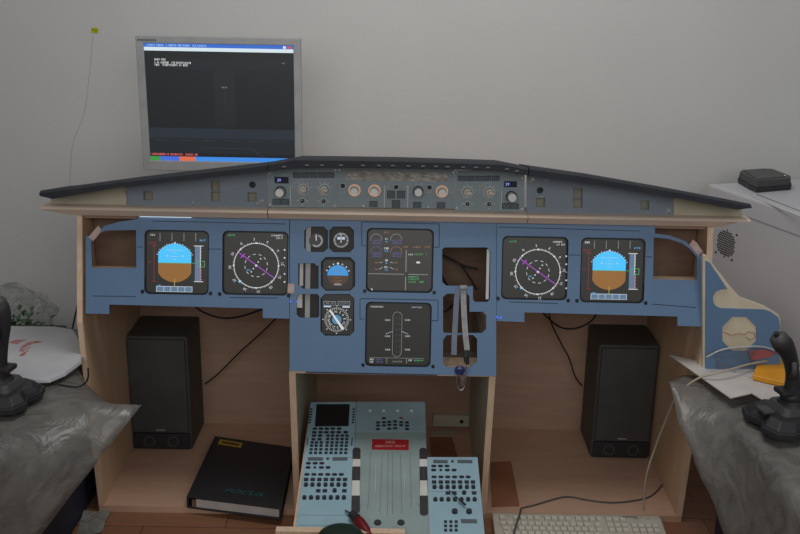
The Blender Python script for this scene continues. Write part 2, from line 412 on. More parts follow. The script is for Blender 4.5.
wing(L1, [(536, 545, 198, 207), (573, 582.6, 188.3, 207.6), (640.4, 649, 200.8, 209.6)], (540, 190.4), gl_px(L1, [(526.6, 213), (526.6, 172), (673, 194), (673, 216)]), wp2)
MB().box(L1(572.6, 198)[0], L1(583, 198)[0], L1(578, 198.5)[1], L1(578, 197.6)[1], -.003, .0004).build('cross_bar', M_WING, wp2)
for (x, y, a, b) in [(532, 180, .012, .014), (541, 196.5, .018, .002), (668, 211, .01, .012), (580, 212, .002, .006), (546, 180, .01, .004)]:
    u = L1(x, y); o = plate('tape_scrap', [(-a, -b * .8), (a * .7, -b), (a, b * .9), (-a * .5, b)], [], 0, .0004, M_TAPE, wp2); o.scale = (.55, .55, 1); o.location = (u[0], u[1], .0003)
for nm, L, pts in (('left', L0, [(50, 204), (50, 197.5), (126, 184), (126, 205)]), ('right', L1, [(674, 217), (674, 194), (742, 206), (742, 217)])):
    o = plate('cream_end_board', gl_px(L, pts), [], -.012, -.004, M_CREAM)
    o.location = L.loc; o.rotation_euler = GLS.rot
    tag(o, 'cream wedge board under the %s tip of the black glareshield' % nm, 'board')

# ------------------------------------------------------------------ autopilot and display-control panels
def glyphs(name, L, x0, x1, y, h, mt, root, z=.0006, wd=None, gap=.45, n=None):
    """small unreadable strokes of lettering"""
    a = L(x0, y); b = L(x1, y); hh = abs(L(x0, y - h / 2)[1] - L(x0, y + h / 2)[1]); w_ = b[0] - a[0]
    n = n or max(2, int(w_ / (hh * .75))); bm = MB()
    for i in range(n):
        x = a[0] + w_ * (i + .5) / n; yy = a[1] + (b[1] - a[1]) * (i + .5) / n
        if n > 6 and random.random() < .12: continue
        k = random.choice((0, 1, 2)); q = w_ / n * .34; t = hh * .17
        bm.box(x - q, x - q + t, yy - hh / 2, yy + hh / 2, z, z + .0002)
        if k != 0: bm.box(x - q, x + q, yy + hh / 2 - t, yy + hh / 2, z, z + .0002)
        if k != 1: bm.box(x - q, x + q, yy - t / 2, yy + t / 2, z, z + .0002)
        if k == 2: bm.box(x + q - t, x + q, yy - hh / 2, yy + hh / 2, z, z + .0002)
    return bm.build(name, mt, root)
M_DIG = em('lcd_digits', (150, 170, 255), 1.1)
M_GLOW = em('amber_glow', (235, 178, 140), .62)
M_WIN = mat('display_window_dark', (44, 44, 72), .3)
def knob_big(root, c, glow=False, r=.0125, dark=True):
    if glow:
        k = MB().ring(c[0], c[1], r * 1.0, r * 1.22, .0006, .0022).build('glow_ring', M_GLOW, root)
    MB().cyl(c[0], c[1], .0005, .006, r * 1.05, r, 32).build('knob_base', M_BPL if dark and not glow else M_KNOBG, root)
    MB().cyl(c[0], c[1], .006, .024, r * .86, r * .78, 32).build('knob', M_KNOB, root, bevel=.001)
def knob_sel(root, c, r=.0125):
    MB().ring(c[0], c[1], r * .98, r * 1.12, .0003, .0008).build('scale_ring', M_MARK, root)
    k = MB().cyl(c[0], c[1], .0005, .008, r * .85, r * .75, 28).build('knob_base', M_KNOBG, root)
    MB().box(c[0] - r * .3, c[0] + r * .75, c[1] - r * .28, c[1] + r * .32, .008, .018).build('knob', M_KNOBG, root, bevel=.0012)
    for a in (20, 60, 90, 120, 160): 
        p = (c[0] + r * 1.55 * math.cos(R(a)), c[1] + r * 1.35 * math.sin(R(a)))
        MB().box(p[0] - .002, p[0] + .002, p[1] - .0007, p[1] + .0007, .0003, .0006).build('marking', M_MARK, root)
def knob_small(root, c, r=.006):
    MB().ring(c[0], c[1], r * .95, r * 1.2, .0003, .0007).build('scale_ring', M_MARK, root)
    MB().cyl(c[0], c[1], .0005, .008, r * .8, r * .7, 20).build('knob', M_BPL, root)
    MB().box(c[0] - r * .12, c[0] + r * .12, c[1] + r * .1, c[1] + r * .65, .008, .0085).build('pointer', M_MARK, root)
    for d in (-1.9, 1.9): MB().box(c[0] + d * r - .003, c[0] + d * r + .003, c[1] - .0008, c[1] + .0008, .0003, .0006).build('marking', M_MARK, root)
    MB().box(c[0] - .0025, c[0] + .0025, c[1] - r * 1.9, c[1] - r * 1.65, .0003, .0006).build('marking', M_MARK, root)
def button(root, L, x0, x1, y0, y1, mt=M_DARKB, name='button'):
    r = L.rect(x0, x1, y0, y1)
    b = MB().box(*r, .0002, .0028).build(name, mt, root, bevel=.0006)
    f = MB().box(r[0] - .0009, r[1] + .0009, r[2] - .0009, r[3] + .0009, .0001, .0008).build('button_frame', M_BPL, b)
    return b
def screw(root, c, r=.0026, mt=M_SCREW, z=.0):
    return MB().cyl(c[0], c[1], z, z + .0012, r, r * .9, 14).build('screw', mt, root)
# left EFIS
L = Loc(GLS, 265, 160, 8.9, 333, 255)
ef = thing('display_control_panel', 'grey panel with white barometer knob at its left end, left of the autopilot panel', 'control panel', L.loc, GLS.rot, )
MB().prism(L.poly([(24, 418), (24, 85), (200, 70), (641, 62), (641, 425)]), -.004, 0).build('face', M_GREYP, ef)
r = L.rect(85, 210, 150, 208); MB().box(*r, 0, .0006).build('display_window', M_WIN, ef)
text('digits', '29', *L(125, 180), .0095, M_DIG, ef, .0008)
knob_big(ef, L(138, 280))
button(ef, L, 70, 136, 350, 395); button(ef, L, 146, 212, 350, 395)
MB().box(*L.rect(224, 230, 235, 405), .0002, .0006).build('divider_line', M_MARK, ef)
for i in range(5): button(ef, L, 251 + i * 75, 312 + i * 75, 114, 156)
knob_sel(ef, L(340, 262)); knob_sel(ef, L(528, 262)); knob_small(ef, L(334, 362)); knob_small(ef, L(522, 364))
MB().tube([(*L(a, b), .0004) for a, b in [(245, 262), (250, 212), (290, 190), (340, 175)]], .0005, 6).build('marking', M_MARK, ef)
for p in [(45, 120), (43, 397), (620, 405), (628, 88)]: screw(ef, L(*p))
# centre FCU
L = Loc(GLS, 335, 160, 6.667, 405, 190)
fc = thing('autopilot_panel', 'grey autopilot panel with foil covered display and lit round knobs, in the centre', 'control panel', L.loc, GLS.rot)
MB().prism(L.poly([(14, 315), (14, 48), (797, 55), (797, 325)]), -.004, 0).build('face', M_GREYP, fc)
M_FOIL = mat('crinkled_foil', (176, 174, 166), .4, metal=.2, rgb2=(134, 128, 120), scale=110, stretch=(.5, 1, 1), bump=.6, bscale=160)
plate('foil_window', L.poly([(76, 74), (728, 84), (750, 100), (752, 144), (76, 136)]), [], 0, .0008, M_FOIL, fc)
for x, y, g in [(125, 200, 1), (258, 202, 1), (550, 205, 0), (708, 208, 1)]: knob_big(fc, L(x + 5, y + 2), bool(g), .0118)
for x, y in [(52, 172), (408, 180), (630, 182)]:
    c = L(x, y); MB().ring(c[0], c[1], .0058, .0072, .0003, .0009).build('socket_ring', M_MARK, fc); MB().cyl(c[0], c[1], .0002, .0025, .0056).build('push_knob', M_BPL, fc)
for b in [(350, 396, 207, 253), (417, 465, 207, 253), (382, 430, 270, 316), (232, 280, 276, 310), (524, 572, 282, 316), (682, 732, 284, 318)]: button(fc, L, *b)
for x in (330, 485): MB().box(*L.rect(x - 3, x + 3, 168, 315), .0002, .0006).build('divider_line', M_MARK, fc)
for a, b, y in [(35, 70, 215), (530, 545, 160), (560, 590, 160), (765, 790, 195), (765, 790, 215), (612, 648, 215), (340, 362, 178), (460, 480, 180)]: glyphs('marking', L, a, b, y, 9, M_MARK, fc, .0003)
for p in [(190, 305), (622, 313), (30, 66), (788, 82)]: screw(fc, L(*p))
# right EFIS
L = Loc(GLS, 445, 160, 8.889, 395, 290)
er = thing('display_control_panel', 'grey panel with white barometer knob at its right end, right of the autopilot panel', 'control panel', L.loc, GLS.rot)
MB().prism(L.poly([(88, 450), (88, 92), (500, 95), (708, 130), (708, 462)]), -.004, 0).build('face', M_GREYP, er)
r = L.rect(525, 640, 188, 242); MB().box(*r, 0, .0006).build('display_window', M_WIN, er)
text('digits', '29', *L(555, 216), .0095, M_DIG, er, .0008)
knob_big(er, L(590, 322)); button(er, L, 512, 576, 386, 430); button(er, L, 586, 654, 388, 433)
MB().box(*L.rect(498, 504, 272, 438), .0002, .0006).build('divider_line', M_MARK, er)
for i in range(5): button(er, L, 120 + i * 75, 181 + i * 75, 143, 184)
knob_sel(er, L(202, 286)); knob_sel(er, L(396, 288)); knob_small(er, L(200, 388)); knob_small(er, L(392, 391))
MB().tube([(*L(a, b), .0004) for a, b in [(303, 290), (306, 240), (345, 215), (400, 205)]], .0005, 6).build('marking', M_MARK, er)
for p in [(70 + 35, 105), (104, 424), (683, 435), (686, 160)]: screw(er, L(*p))

# ------------------------------------------------------------------ main instrument panels
TH = .004
def chamf(L, x0, x1, y0, y1, c):
    return L.poly([(x0 + c, y0), (x1 - c, y0), (x1, y0 + c), (x1, y1 - c), (x1 - c, y1), (x0 + c, y1), (x0, y1 - c), (x0, y0 + c)])
def seam(root, L, pts, wd=.0016):
    P_ = [L(*p) for p in pts]; b = MB()
    for a, c in zip(P_, P_[1:]): b.line(a, c, wd, .0001, .0004)
    return b.build('seam', M_SEAM, root)
LL = Loc(MIP, 0, 0, 1, 187, 262)
lp = thing('instrument_panel', 'blue left instrument panel holding the horizon display and the compass display', 'instrument panel', LL.loc, MIP.rot)
PFD_L = (144.2, 208.8, 230.2, 294.6); ND_L = (222.2, 288.3, 231.2, 295.2)
def rscreen(L, b, r=.013): return rrect(*L.rect(*b), r)
outer = LL.poly([(85.6, 235), (85.6, 313.6), (109.2, 314), (109.2, 304.5), (262.8, 308.5), (262.8, 318), (289.3, 318.6), (289.3, 214), (138, 212), (138, 219), (120, 221.5), (104, 226), (98, 234), (92, 241), (90, 237)])
hole1 = LL.poly([(91, 242), (100, 233), (106, 230.5), (136, 230), (136.3, 268), (92, 268)])
plate('face', outer, [hole1, rscreen(LL, PFD_L), rscreen(LL, ND_L)], -TH, 0, M_BLUE, lp)
seam(lp, LL, [(93, 296), (136, 296.4)]); seam(lp, LL, [(230, 297.4), (278, 298)]); seam(lp, LL, [(137, 247), (143, 247)]); seam(lp, LL, [(209, 249), (221, 249)]); seam(lp, LL, [(152, 221), (286, 224)]); seam(lp, LL, [(295, 226), (295, 226.5)])
plate('tape', LL.poly([(98.5, 225.5), (101.5, 229.5), (100.5, 232.5), (93.5, 241), (88.3, 237)]), [], .0006, .0012, M_PTAPE, lp)
plate('tape', LL.poly([(288, 283.5), (294.5, 284), (294, 293.5), (287.5, 293)]), [], .0014, .002, M_PTAPE, lp)
MB().box(*LL.rect(140, 191.5, 215, 217.4), .001, .003).build('white_strip', em('glowing_strip', (205, 225, 240), .95), lp)  # brightness of the white strip is put in as emission
for p in [(142.5, 291.5), (210.5, 293.4), (219.7, 294), (288.6, 295.5)]: screw(lp, LL(*p), .0048, M_DSCREW)
LR = Loc(MIP, 0, 0, 1, 600, 270)
rp = thing('instrument_panel', 'blue right instrument panel holding the compass display and the horizon display', 'instrument panel', LR.loc, MIP.rot)
ND_R = (501.6, 567.8, 236.4, 300); PFD_R = (580.4, 645, 238, 303)
outer = LR.poly([(496.6, 217), (496.6, 321), (524.4, 322), (524.4, 312.3), (677.5, 316.5), (677.5, 325.8), (703.4, 326.6), (703.4, 251), (700.5, 256), (696, 252), (686, 241.5), (670, 235.5), (655, 233.5), (655, 222)])
hole1 = LR.poly([(653.8, 237.5), (668, 238.5), (682, 243.2), (690, 249), (697, 257), (697, 280.5), (653, 279)])
plate('face', outer, [hole1, rscreen(LR, PFD_R), rscreen(LR, ND_R)], -TH, 0, M_BLUE, rp)
seam(rp, LR, [(509, 301.8), (558, 303.5)]); seam(rp, LR, [(652, 304), (696, 307.5)]); seam(rp, LR, [(646, 256.5), (652, 257)]); seam(rp, LR, [(568, 255), (580, 255)]); seam(rp, LR, [(498, 227), (640, 231)])
plate('tape', LR.poly([(693, 239.5), (697, 243), (702.8, 251.5), (698.5, 255.5), (689, 245)]), [], .0006, .0012, M_PTAPE, rp)
for p in [(498, 298.5), (568.2, 300.5), (577, 300.7), (645.7, 303)]: screw(rp, LR(*p), .0048, M_DSCREW)
LC = Loc(MIP, 0, 0, 1, 393, 295)
cp = thing('instrument_panel', 'blue centre instrument panel with small standby gauges and engine displays', 'instrument panel', LC.loc, MIP.rot)
k1 = LC.crop(295, 220, 7.63); k2 = LC.crop(290, 280, 8.214); k5 = LC.crop(435, 235, 6.277); k6 = LC.crop(435, 310, 6.277)
ASI = (304.2, 328, 226.6, 252); ALT = (329.3, 354, 226.6, 252.3); HOR = (320.8, 355.2, 257, 290.8); RMI = (320.4, 354.3, 294, 335.8)
UE = (366.2, 433.4, 228.4, 292.6); LE = (365.2, 431.3, 302.2, 366.8)
holes = [chamf(LC, *ASI, 4), chamf(LC, *ALT, 4), chamf(LC, *HOR, 5), chamf(LC, *RMI, 4.5), rscreen(LC, UE), rscreen(LC, LE),
    k1.poly([(25, 330), (150, 330), (158, 345), (180, 350), (180, 525), (60, 525), (42, 505), (25, 500)]),
    k2.poly([(72, 115), (222, 115), (240, 132), (240, 295), (225, 310), (80, 310), (55, 285), (55, 130)]),
    k5.poly([(45, 90), (60, 78), (325, 78), (348, 98), (345, 405), (330, 420), (252, 420), (238, 405), (238, 322), (72, 318), (45, 295)]),
    LC.poly([(443, 297), (447, 293.6), (467, 293.6), (469.5, 296), (469.5, 311.7), (482.8, 311.7), (486.2, 315.5), (486.2, 329), (482, 333), (444.5, 333), (443, 331.5)]),
    LC.poly([(443, 340), (446.5, 335), (473, 335), (477.2, 339), (477.2, 362), (470, 367.4), (447.5, 367.4), (443, 364)])]
outer = LC.poly([(290, 214), (289.6, 371), (496.2, 376.2), (496.2, 216)])
plate('face', outer, holes, -TH, 0, M_BLUE, cp)
for s_ in ([(361.7, 222), (361.7, 245.5), (366, 245.6)], [(439.2, 224), (439.2, 247.2), (433.5, 247.2)], [(361.7, 222), (439.2, 224)],
           [(360, 299.5), (360, 319), (364.6, 319)], [(360, 298.5), (438, 300)], [(438, 300), (438, 320.6), (431.6, 320.6)]): seam(cp, LC, s_)
seam(cp, LC, [(306, 372.2), (437, 375)], .003)
for p in [(364.7, 291), (434.2, 292.5), (363, 365), (433, 366.5)]: screw(cp, LC(*p), .0045, M_DSCREW)
M_LED = em('blue_led', (70, 110, 255), 1.6)
for p in [(290.5, 301.5), (297.3, 301.7), (497, 317), (500.5, 317.8)]:
    c = LC(*p); MB().cyl(c[0], c[1], 0, .003, .0016, n=10).build('indicator_light', M_LED, cp)

# strips of monitor frames seen through the cut-outs of the centre panel
fm = thing('hidden_monitor', 'dark monitor with silver frame strips seen through the small left cut-outs of the centre panel', 'monitor', LC.loc, MIP.rot)
x0, x1, y0, y1 = LC.rect(296, 323, 224, 337); 
x0b, x1b, y0b, y1b = LC.rect(294, 357, 224, 339)
MB().box(x0b, x1b, y0b, y1b, -.030, -.0115).build('screen', mat('lcd_off', (44, 41, 38), .5), fm)
MB().box(*LC.rect(305.0, 309.9, 224, 338), -.0114, -.0085).build('frame_strip', M_SIL, fm)
MB().box(*LC.rect(299.3, 302.8, 262, 286), -.0114, -.0075).build('frame_strip', mat('light_strip', (205, 200, 192), .5), fm)
MB().box(*LC.rect(296.8, 302, 291, 308), -.0114, -.0075).build('frame_strip', MATS['light_strip'], fm)
fm2 = MB().box(*k5.rect(324, 342, 90, 405), -.018, -.008).build('white_edge_strip', mat('white_strip_paint', (214, 218, 222), .5))
fm2.location = LC.loc; fm2.rotation_euler = MIP.rot
tag(fm2, 'upright white strip inside the right edge of the large centre cut-out', 'strip')

# ------------------------------------------------------------------ screens
E_W = em('sym_white', (225, 228, 228), .8); E_DW = em('sym_grey', (150, 150, 146), .8); E_SKY = em('sym_sky', (66, 190, 248), 1.0)
E_GND = em('sym_ground', (150, 102, 42), .85); E_RED = em('sym_red', (150, 30, 38), .75); E_TAPE = em('sym_tape', (96, 122, 150), .85)
E_GRN = em('sym_green', (70, 190, 110), .75); E_MAG = em('sym_magenta', (190, 70, 220), .9); E_CY = em('sym_cyan', (80, 180, 240), .95)
E_AMB = em('sym_amber', (170, 120, 80), .7); E_VIO = em('sym_violet', (100, 100, 170), .7); E_YEL = em('sym_yellow', (200, 180, 70), .8)
E_LSC = em('sym_pale', (196, 214, 232), .8); E_PNK = em('sym_pink', (225, 130, 160), .8)
def display(LX, b, label, glass=M_SCR, r=.013):
    L = Loc(LX.pl, 0, 0, 1, (b[0] + b[1]) / 2, (b[2] + b[3]) / 2)
    root = thing('flight_display', label, 'display', L.loc, LX.pl.rot)
    x0, x1, y0, y1 = L.rect(*b)
    MB().prism(rrect(x0 + .001, x1 - .001, y0 + .001, y1 - .001, r), -.03, -.0085).build('bezel', M_BEZ, root)
    MB().prism(rrect(x0 + .004, x1 - .004, y0 + .004, y1 - .004, r), -.0085, -.0078).build('screen', glass, root)
    return root, L
Z = -.0078
def zb(bm, *r, z=0, h=.0003): return bm.box(*r, Z + z, Z + z + h)
def clip_disc(c, rad, hw, lo, hi, n=72):
    out = []
    for i in range(n):
        a = 2 * math.pi * i / n; x = rad * math.cos(a); y = rad * math.sin(a)
        x = max(-hw, min(hw, x)); y = max(lo, min(hi, y)); out.append((c[0] + x, c[1] + y))
    res = []
    for p in out:
        if not res or (abs(p[0] - res[-1][0]) + abs(p[1] - res[-1][1])) > 1e-6: res.append(p)
    return res
def pfd(LX, b, ox, oy, label):
    root, L0_ = display(LX, b, label)
    L = L0_.crop(ox, oy, 7.12)
    c = L(242, 272); k = abs(L(342, 272)[0] - c[0]) / 100
    s = MB().prism(clip_disc(c, 138 * k, 118 * k, 0, 140 * k), Z, Z + .0003).build('sky_half', E_SKY, root)
    MB().prism(clip_disc(c, 138 * k, 118 * k, -140 * k, 0), Z, Z + .0003).build('ground_half', E_GND, root)
    bm = MB()
    for i in range(-10, 11): bm.box(c[0] + i * 11 * k - k, c[0] + i * 11 * k + k, c[1] - 1.5 * k, c[1] + 5 * k, Z + .0003, Z + .0005)
    bm.box(c[0] - 118 * k, c[0] + 118 * k, c[1] - 1.2 * k, c[1] + 1.2 * k, Z + .0003, Z + .0005)
    bm.build('horizon_line', E_GRN, root)
    bm = MB()
    for dy, hw in ((25, 10), (48, 26), (72, 10), (92, 60)): bm.box(c[0] - hw * k, c[0] + hw * k, c[1] + (dy - 1.4) * k, c[1] + (dy + 1.4) * k, Z + .0003, Z + .0005)
    for sx in (-1, 1):
        bm.box(c[0] + sx * 55 * k - 6 * k, c[0] + sx * 55 * k + 6 * k, c[1] + 46 * k, c[1] + 56 * k, Z + .0003, Z + .0005)
    bm.build('pitch_scale', E_LSC, root)
    bm = MB()
    for i in range(-8, 9):
        a = R(90 + i * 8); q = 139 if i % 3 else 143
        p = (c[0] + q * k * math.cos(a), c[1] + q * k * math.sin(a)); bm.prism(circ(p[0], p[1], (4 if i else 8) * k, 8), Z, Z + .0004)
    bm.build('roll_scale', E_LSC, root)
    bm = MB(); bm.box(*L.rect(93, 97, 145, 402), Z, Z + .0003)
    for y in (145, 402): bm.box(*L.rect(78, 112, y - 2, y + 2), Z, Z + .0003)
    bm.build('speed_scale', E_RED, root)
    glyphs('speed_flag', L, 58, 108, 127, 14, E_RED, root, Z); glyphs('speed_flag', L, 50, 76, 262, 14, E_RED, root, Z)
    MB().box(*L.rect(386, 424, 150, 405), Z, Z + .0003).build('altitude_tape', E_TAPE, root)
    bm = MB(); bm.box(*L.rect(423, 428, 150, 300), Z + .0003, Z + .0005)
    for y in (150, 405): bm.box(*L.rect(380, 446, y - 2.5, y + 2.5), Z + .0003, Z + .0005)
    for y in range(170, 400, 22): bm.box(*L.rect(428, 433, y - 1.5, y + 1.5), Z, Z + .0003)
    bm.build('altitude_scale', E_W, root)
    MB().box(*L.rect(423, 428, 300, 402), Z + .0003, Z + .0005).build('altitude_scale', E_PNK, root)
    bm = MB()
    for a, d, e, f in ((400, 456, 257, 261), (400, 456, 297, 301), (452, 456, 257, 301), (362, 402, 272, 275)): bm.box(*L.rect(a, d, e, f), Z + .0004, Z + .0006)
    bm.build('altitude_window', E_GRN, root)
    MB().box(*L.rect(110, 368, 441, 478), Z, Z + .0003).build('heading_tape', E_TAPE, root)
    bm = MB()
    for x in (112, 164, 214, 264, 314, 366): bm.box(*L.rect(x - 2, x + 2, 441, 478), Z + .0003, Z + .0005)
    bm.box(*L.rect(110, 368, 438, 442), Z + .0003, Z + .0005); bm.box(*L.rect(110, 368, 475, 478), Z + .0003, Z + .0005)
    bm.build('heading_scale', E_LSC, root)
    MB().box(*L.rect(239, 243, 385, 442), Z + .0005, Z + .0007).build('heading_pointer', E_YEL, root)
    bm = MB()
    for x in (137, 222, 308, 392): bm.box(*L.rect(x - 1.7, x + 1.7, 58, 116), Z, Z + .0003)
    bm.build('mode_divider', E_DW, root)
    glyphs('mode_text', L, 68, 104, 71, 14, E_W, root, Z); glyphs('altitude_text', L, 420, 466, 111, 13, E_CY, root, Z); glyphs('heading_text', L, 118, 145, 431, 9, E_CY, root, Z)
pfd(LL, PFD_L, 140, 225, 'left horizon display, blue sky over brown ground, beside the empty square cut-out')
pfd(LR, PFD_R, 575.8, 232.6, 'right horizon display, blue sky over brown ground, in the right panel')
def nd(LX, b, ox, oy, label):
    root, L0_ = display(LX, b, label); L = L0_.crop(ox, oy, 7.125)
    c = L(290, 290); k = abs(L(390, 290)[0] - c[0]) / 100
    MB().ring(c[0], c[1], 157 * k, 161.5 * k, Z, Z + .0003, 96).build('compass_ring', E_W, root)
    bm = MB()
    for i in range(72):
        a = R(i * 5 + 2); q = 170 if i % 2 == 0 else 165
        bm.line((c[0] + 160 * k * math.cos(a), c[1] + 160 * k * math.sin(a)), (c[0] + q * k * math.cos(a), c[1] + q * k * math.sin(a)), 2 * k, Z, Z + .0003)
    bm.build('compass_ticks', E_W, root)
    bm = MB()
    for i in range(12): bm.ring(c[0], c[1], 79 * k, 82.5 * k, Z, Z + .0003, 4, i * 30 + 3, i * 30 + 18)
    bm.build('range_ring', E_W, root)
    bm = MB()
    for i in range(8):
        a = R(i * 45); p = (c[0] + 160 * k * math.cos(a), c[1] + 160 * k * math.sin(a)); bm.prism(circ(p[0], p[1], 6.5 * k, 10), Z, Z + .0005)
    for q in ((322, 242), (305, 265), (270, 312), (255, 335)): bm.prism(circ(*L(*q), 5 * k, 10), Z, Z + .0004)
    bm.prism(circ(c[0], c[1], 8 * k, 12), Z, Z + .0007)
    for y in (178, 235, 292, 350, 407): bm.prism(circ(*L(493, y), (6 if y != 292 else 3) * k, 10), Z, Z + .0004)
    bm.build('compass_dots', E_W, root)
    MB().line(L(165, 197), L(415, 377), 4.5 * k, Z + .0002, Z + .0005).build('course_line', E_MAG, root)
    bm = MB(); bm.line(L(180, 236), L(210, 205), 5 * k, Z + .0002, Z + .0005); bm.line(L(180, 210), L(212, 232), 3 * k, Z + .0002, Z + .0005); bm.build('course_cross', E_MAG, root)
    MB().prism(circ(*L(172, 405), 9 * k, 12), Z, Z + .0005).build('bearing_dot', E_CY, root)
    for i, s in enumerate(['3', '6', '9', '12', '15', '18', '21', '24', '27', '30', '33', '0']):
        a = R(95 - 30 * i); p = (c[0] + 187 * k * math.cos(a), c[1] + 187 * k * math.sin(a))
        text('compass_number', s, p[0], p[1], 26 * k, E_W, root, Z + .0002, a - R(90))
    glyphs('speed_text', L, 86, 138, 73, 12, E_GRN, root, Z); glyphs('waypoint_text', L, 398, 482, 76, 12, E_W, root, Z); glyphs('waypoint_text', L, 424, 482, 95, 11, E_W, root, Z)
    glyphs('beacon_text', L, 222, 250, 322, 9, E_CY, root, Z)
nd(LL, ND_L, 215, 225, 'left compass display with magenta course line, in the left panel')
nd(LR, ND_R, 497.6, 231.4, 'right compass display with magenta course line, in the right panel')
# upper engine display
root, L0_ = display(LC, UE, 'upper engine display with four small round gauges and amber text', em('screen_black_lit', (62, 58, 53), .48)); L = L0_.crop(360, 225, 7.125)
for (x, y, mt) in [(115, 105, E_DW), (258, 105, E_DW), (115, 195, E_VIO), (258, 195, E_AMB)]:
    c = L(x, y); k = .00033
    MB().ring(c[0], c[1], 40 * k, 43 * k, Z, Z + .0003, 24, -5, 190).build('gauge_arc', mt, root)
    bm = MB()
    for a, b_, d, e in ((x - 25, x + 35, y + 2, y + 5), (x - 25, x + 35, y + 28, y + 31), (x - 25, x - 22, y + 2, y + 31), (x + 32, x + 35, y + 2, y + 31)): bm.box(*L.rect(a, b_, d, e), Z, Z + .0003)
    bm.build('gauge_box', E_VIO, root); glyphs('gauge_value', L, x - 15, x + 25, y + 17, 12, E_VIO, root, Z)
for y, x0_, x1_ in ((100, 178, 200), (168, 170, 205), (253, 178, 198), (302, 172, 202)):
    glyphs('engine_label', L, x0_, x1_, y, 14, E_W, root, Z); glyphs('engine_unit', L, x0_ + 4, x1_ - 4, y + 20, 10, E_CY, root, Z)
glyphs('title_text', L, 170, 210, 54, 11, E_AMB, root, Z)
for x, y in ((105, 270), (245, 270), (105, 316), (245, 318)): glyphs('amber_value', L, x, x + 28, y, 12, E_AMB, root, Z)
bm = MB()
for a, b_ in (((140, 270), (160, 265)), ((215, 265), (235, 272)), ((135, 316), (160, 302)), ((215, 302), (238, 316))): bm.line(L(*a), L(*b_), .0008, Z, Z + .0003)
bm.build('leader_line', E_W, root)
for a, b_ in ((310, 345), (378, 430), (460, 498)): glyphs('memo_title', L, a, b_, 158, 13, E_AMB, root, Z)
glyphs('memo_text', L, 345, 382, 211, 14, E_W, root, Z); glyphs('memo_text', L, 392, 480, 211, 13, E_GRN, root, Z)
for y, b_ in ((371, 420), (388, 425), (408, 458)): glyphs('memo_text', L, 345, b_, y, 12, E_GRN, root, Z)
bm = MB()
for r_ in ((58, 315, 348, 352), (345, 487, 352, 356), (326, 331, 180, 336), (322, 327, 370, 466)): bm.box(*L.rect(*r_), Z, Z + .0003)
bm.build('divider_line', E_DW, root)
MB().prism([(a, b_) for a, b_ in clip_disc(L(415, 268), .0045, .0045, -.0022, .0022)], Z, Z + .0003).build('white_mark', E_W, root)
MB().prism(L.poly([(76, 450), (90, 460), (84, 470)]), Z, Z + .0003).build('cursor', E_W, root)
# lower engine display
root, L0_ = display(LC, LE, 'lower system display showing an aircraft outline with door labels'); L = L0_.crop(360, 295, 6.675)
c = L(248, 265); hw = abs(L(278, 265)[0] - c[0]); top = L(248, 115)[1]; bot = L(248, 415)[1]
cap = [(c[0] + hw * math.cos(R(a)), top - hw + hw * math.sin(R(a))) for a in range(0, 181, 12)] + [(c[0] + hw * math.cos(R(a)), bot + hw + hw * math.sin(R(a))) for a in range(180, 361, 12)]
MB().tube([(a, b_, Z + .0002) for a, b_ in cap], .00045, 6, closed=True).build('aircraft_outline', E_DW, root)
bm = MB(); bm.line(L(172, 262), L(218, 245), .0008, Z, Z + .0003); bm.line(L(278, 245), L(322, 264), .0008, Z, Z + .0003); bm.build('wing_line', E_LSC, root)
for y in (170, 278, 368):
    for x in (184, 317): text('door_label', 'SLIDE', *L(x, y), .0052, E_W, root, Z + .0002)
text('title_text', 'DOOR/OXY', *L(114, 81), .0058, E_W, root, Z + .0002)
text('oxygen_text', 'CKPT OXY', *L(380, 85), .0052, E_LSC, root, Z + .0002)
bm = MB()
for y in (150, 190, 225, 262, 300, 340, 375):
    for x in (240, 262): bm.box(*L.rect(x, x + 5, y, y + 14), Z, Z + .0003)
bm.build('door_marks', em('dim_green', (60, 92, 74), .6), root)
bm = MB()
for r_ in ((177, 180, 425, 460), (309, 312, 425, 460), (62, 430, 423, 425)): bm.box(*L.rect(*r_), Z, Z + .0003)
bm.build('divider_line', E_DW, root)
for a, b_, y, mt in ((64, 90, 434, E_W), (64, 90, 450, E_W), (105, 150, 434, E_VIO), (105, 150, 450, E_VIO), (216, 280, 448, E_DW), (322, 350, 440, E_W), (360, 425, 440, E_GRN)): glyphs('status_text', L, a, b_, y, 11, mt, root, Z)

# standby gauges
def gauge(b, label, mt=M_BEZ):
    L = Loc(MIP, 0, 0, 1, (b[0] + b[1]) / 2, (b[2] + b[3]) / 2)
    root = thing('standby_gauge', label, 'gauge', L.loc, MIP.rot)
    x0, x1, y0, y1 = L.rect(*b)
    return root, L
root, L0_ = gauge(ASI, 'standby airspeed gauge, upper left of the small gauges'); L = L0_.crop(295, 220, 7.63); k = .000305
c = L(160, 158)
MB().cyl(c[0] + .001, c[1], -.0114, -.008, 60 * k, n=40).build('dial', M_SCR, root)
MB().ring(c[0], c[1], 44 * k, 50 * k, Z, Z + .0003, 30, -120, 60).build('speed_arc', E_DW, root)
bm = MB()
for i in range(14):
    a = R(70 - i * 15); bm.line((c[0] + 38 * k * math.cos(a), c[1] + 38 * k * math.sin(a)), (c[0] + 46 * k * math.cos(a), c[1] + 46 * k * math.sin(a)), 4 * k, Z, Z + .0003)
bm.build('scale_marks', E_LSC, root)
MB().line((c[0], c[1]), (c[0] - 2 * k, c[1] + 48 * k), 6 * k, Z + .0003, Z + .0006).build('needle', E_W, root)
root, L0_ = gauge(ALT, 'standby altimeter, upper right of the small gauges'); L = L0_.crop(295, 220, 7.63); c = L(350, 155)
MB().cyl(c[0], c[1], -.0114, -.008, 66 * k, n=40).build('dial', M_SCR, root)
MB().ring(c[0], c[1], 54 * k, 58 * k, Z, Z + .0003, 40).build('scale_ring', E_DW, root)
bm = MB()
